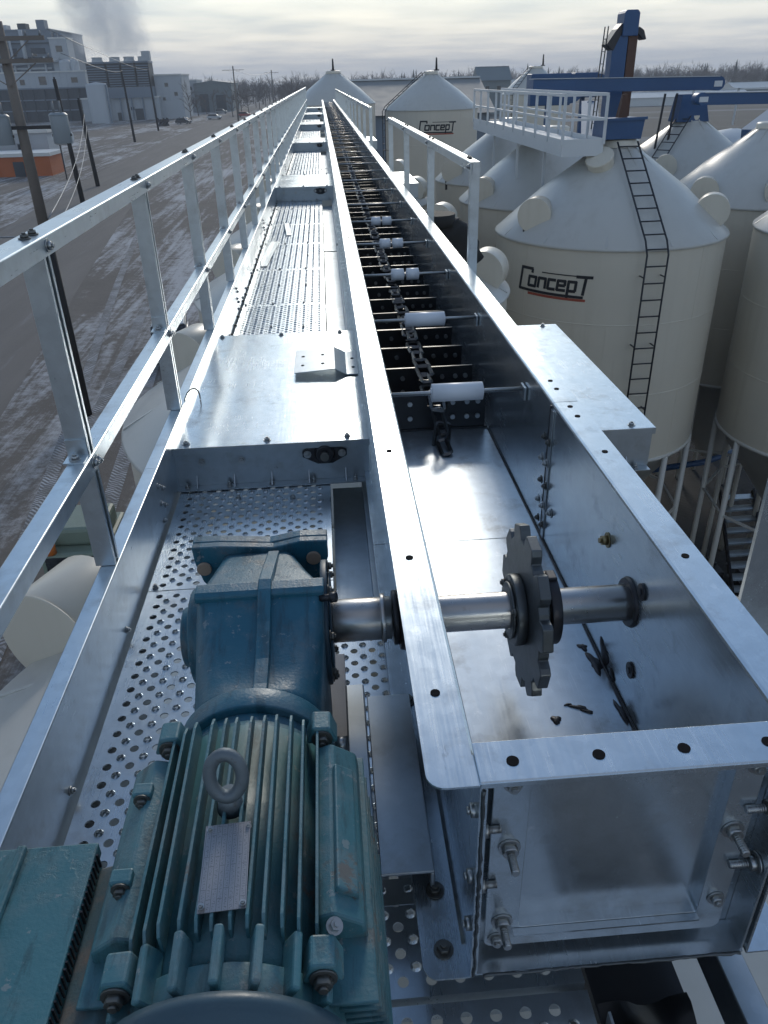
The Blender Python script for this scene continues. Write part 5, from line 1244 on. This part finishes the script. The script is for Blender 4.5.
gable('field_shed', 'grey shed far out by the tree line on the right', 205, 250, 420, 436, -8.5, -6.2, GREENGREY, ROOFWHITE)
gable('field_shed', 'low white shed left of the distant bins', 22, 34, 150, 160, -8.8, -7.2, WHITEPAINT, ROOFWHITE)

# ------------------------------------------------------------------ bare winter wood on the horizon
def wood():
    b = MB(); rnd = random.Random(3)
    def tree(x, y, h):
        # bare crown: a trunk, limbs and many twig blades
        def blade(p, q, w_):
            d = (q-p); n = Vector((d.z, 0, -d.x)); n = n.normalized()*w_ if n.length else Vector((w_,0,0)); k = len(b.v)
            b.v.extend([tuple(p-n), tuple(p+n), tuple(q)]); b.face((k, k+1, k+2))
        base = Vector((x, y, GZ)); top = base+Vector((rnd.uniform(-.6,.6), 0, h*.62)); blade(base, top, .22)
        for _ in range(11):
            f = rnd.uniform(.25,.95); p = base.lerp(top, f); a = rnd.uniform(-1.15,1.15); l = h*rnd.uniform(.22,.46); q = p+Vector((math.sin(a)*l, rnd.uniform(-1,1), math.cos(a)*l)); blade(p, q, .11)
            for _ in range(6):
                pp_ = p.lerp(q, rnd.uniform(.3,1)); a2 = a+rnd.uniform(-.9,.9); l2 = l*rnd.uniform(.25,.6); blade(pp_, pp_+Vector((math.sin(a2)*l2, rnd.uniform(-.6,.6), math.cos(a2)*l2)), .085)
    def fir(x, y, h):
        for k in range(7):
            z = GZ+h*(.12+.125*k); r = h*.17*(1-k/7.6); kk = len(b.v)
            for i in range(7): a = 2*math.pi*i/7+k; rr = r*rnd.uniform(.7,1.2); b.v.append((x+rr*math.cos(a), y+rr*math.sin(a), z-rnd.uniform(0,.6)))
            b.v.append((x, y, z+h*.2))
            for i in range(7): b.face((kk+i, kk+(i+1) % 7, kk+7))
    for k in range(1500):
        az = rnd.uniform(-31, 36); d = rnd.uniform(520, 780); h = rnd.uniform(11.5, 16.5)*(d/660)
        x, y = d*math.sin(RAD(az)), d*math.cos(RAD(az))
        if rnd.random() < .035: b.cur = 1; fir(x, y, h*1.02); b.cur = 0
        else: tree(x, y, h)
    for k in range(60):
        az = rnd.uniform(-13, 12); d = rnd.uniform(330, 470); tree(d*math.sin(RAD(az)), d*math.cos(RAD(az)), rnd.uniform(10,14.5))
    o = b.build('distant_wood', [painted('bare_twigs', (.13,.11,.10), .9, 0, bumpk=0, scale=.05, var=.35), painted('far_conifer', (.022,.030,.024), .9, 0, bumpk=0, scale=.05, var=.3)])
    o['label'] = 'far band of bare winter trees along the horizon'; o['category'] = 'trees'; stuff(o)
wood()

# ------------------------------------------------------------------ steam from the cooling tower
def steam(name, x0, y0, z0, r0, z1, lean, grow, dens, colr, label, seed, lo=.47, hi=.66):
    # a leaning column of vapour: density falls off from its axis and is torn by noise
    b = MB(); n = 24; rings = []; xa, ra = x0+lean*(z1-z0), r0+grow*(z1-z0)
    for k in range(7):
        f = k/6; r = r0+(ra-r0)*f; rings.append([(x0+(xa-x0)*f+r*math.cos(2*math.pi*i/n), y0+r*math.sin(2*math.pi*i/n), z0+(z1-z0)*f) for i in range(n)])
    b.loft(rings, True, True)
    m = bpy.data.materials.new(name+'_volume'); m.use_nodes = True; t = m.node_tree; t.nodes.clear()
    o = t.nodes.new('ShaderNodeOutputMaterial'); v = t.nodes.new('ShaderNodeVolumePrincipled'); t.links.new(v.outputs[0], o.inputs['Volume'])
    v.inputs['Color'].default_value = (*colr, 1); v.inputs['Anisotropy'].default_value = .1
    P = geo(t); sp = t.nodes.new('ShaderNodeSeparateXYZ'); t.links.new(P, sp.inputs[0])
    dz = mth(t, 'SUBTRACT', sp.outputs[2], z0); r = mth(t, 'ADD', mth(t, 'MULTIPLY', dz, grow), r0)
    dx = mth(t, 'SUBTRACT', sp.outputs[0], mth(t, 'ADD', mth(t, 'MULTIPLY', dz, lean), x0)); dy = mth(t, 'SUBTRACT', sp.outputs[1], y0)
    q = mth(t, 'DIVIDE', mth(t, 'SQRT', mth(t, 'ADD', mth(t, 'MULTIPLY', dx, dx), mth(t, 'MULTIPLY', dy, dy))), r)
    foot = mth(t, 'DIVIDE', dz, 2.5, True)
    fall = mth(t, 'MULTIPLY', mth(t, 'SUBTRACT', 1.0, q, True), foot)
    nz = noise(t, mapping(t, P, (.085,.085,.07), (0,0,0), (seed,seed,0)), 1, 5, .66, .8)
    f = ramp(t, mth(t, 'ADD', mth(t, 'MULTIPLY', fall, .22), mth(t, 'MULTIPLY', nz, .95)), [(lo,(0,0,0)),(hi,(1,1,1))])
    t.links.new(mth(t, 'MULTIPLY', mth(t, 'MULTIPLY', f, foot), mth(t, 'MULTIPLY', mth(t, 'MINIMUM', mth(t, 'MULTIPLY', fall, 4.0), 1.0), dens)), v.inputs['Density'])
    ob = b.build(name, m); stuff(ob); ob['label'] = label; ob['category'] = 'steam'; return ob
steam('steam_plume', -76, 351, 9.0, 14, 70, -.22, .20, .14, (1,1,1), 'white steam rising from the cooling tower', 1.3)

# ------------------------------------------------------------------ winter air
hz = MB(); hz.box(-2550, 2550, -560, 4400, GZ-1, 62)
hm = bpy.data.materials.new('haze_volume'); hm.use_nodes = True; hm.node_tree.nodes.clear()
_o = hm.node_tree.nodes.new('ShaderNodeOutputMaterial'); _v = hm.node_tree.nodes.new('ShaderNodeVolumePrincipled'); hm.node_tree.links.new(_v.outputs[0], _o.inputs['Volume'])
_v.inputs['Color'].default_value = (.86,.90,.96,1); _v.inputs['Density'].default_value = .00036
stuff(hz.build('haze', hm))
scene.cycles.volume_bounces = 6
scene.cycles.volume_step_rate = 5
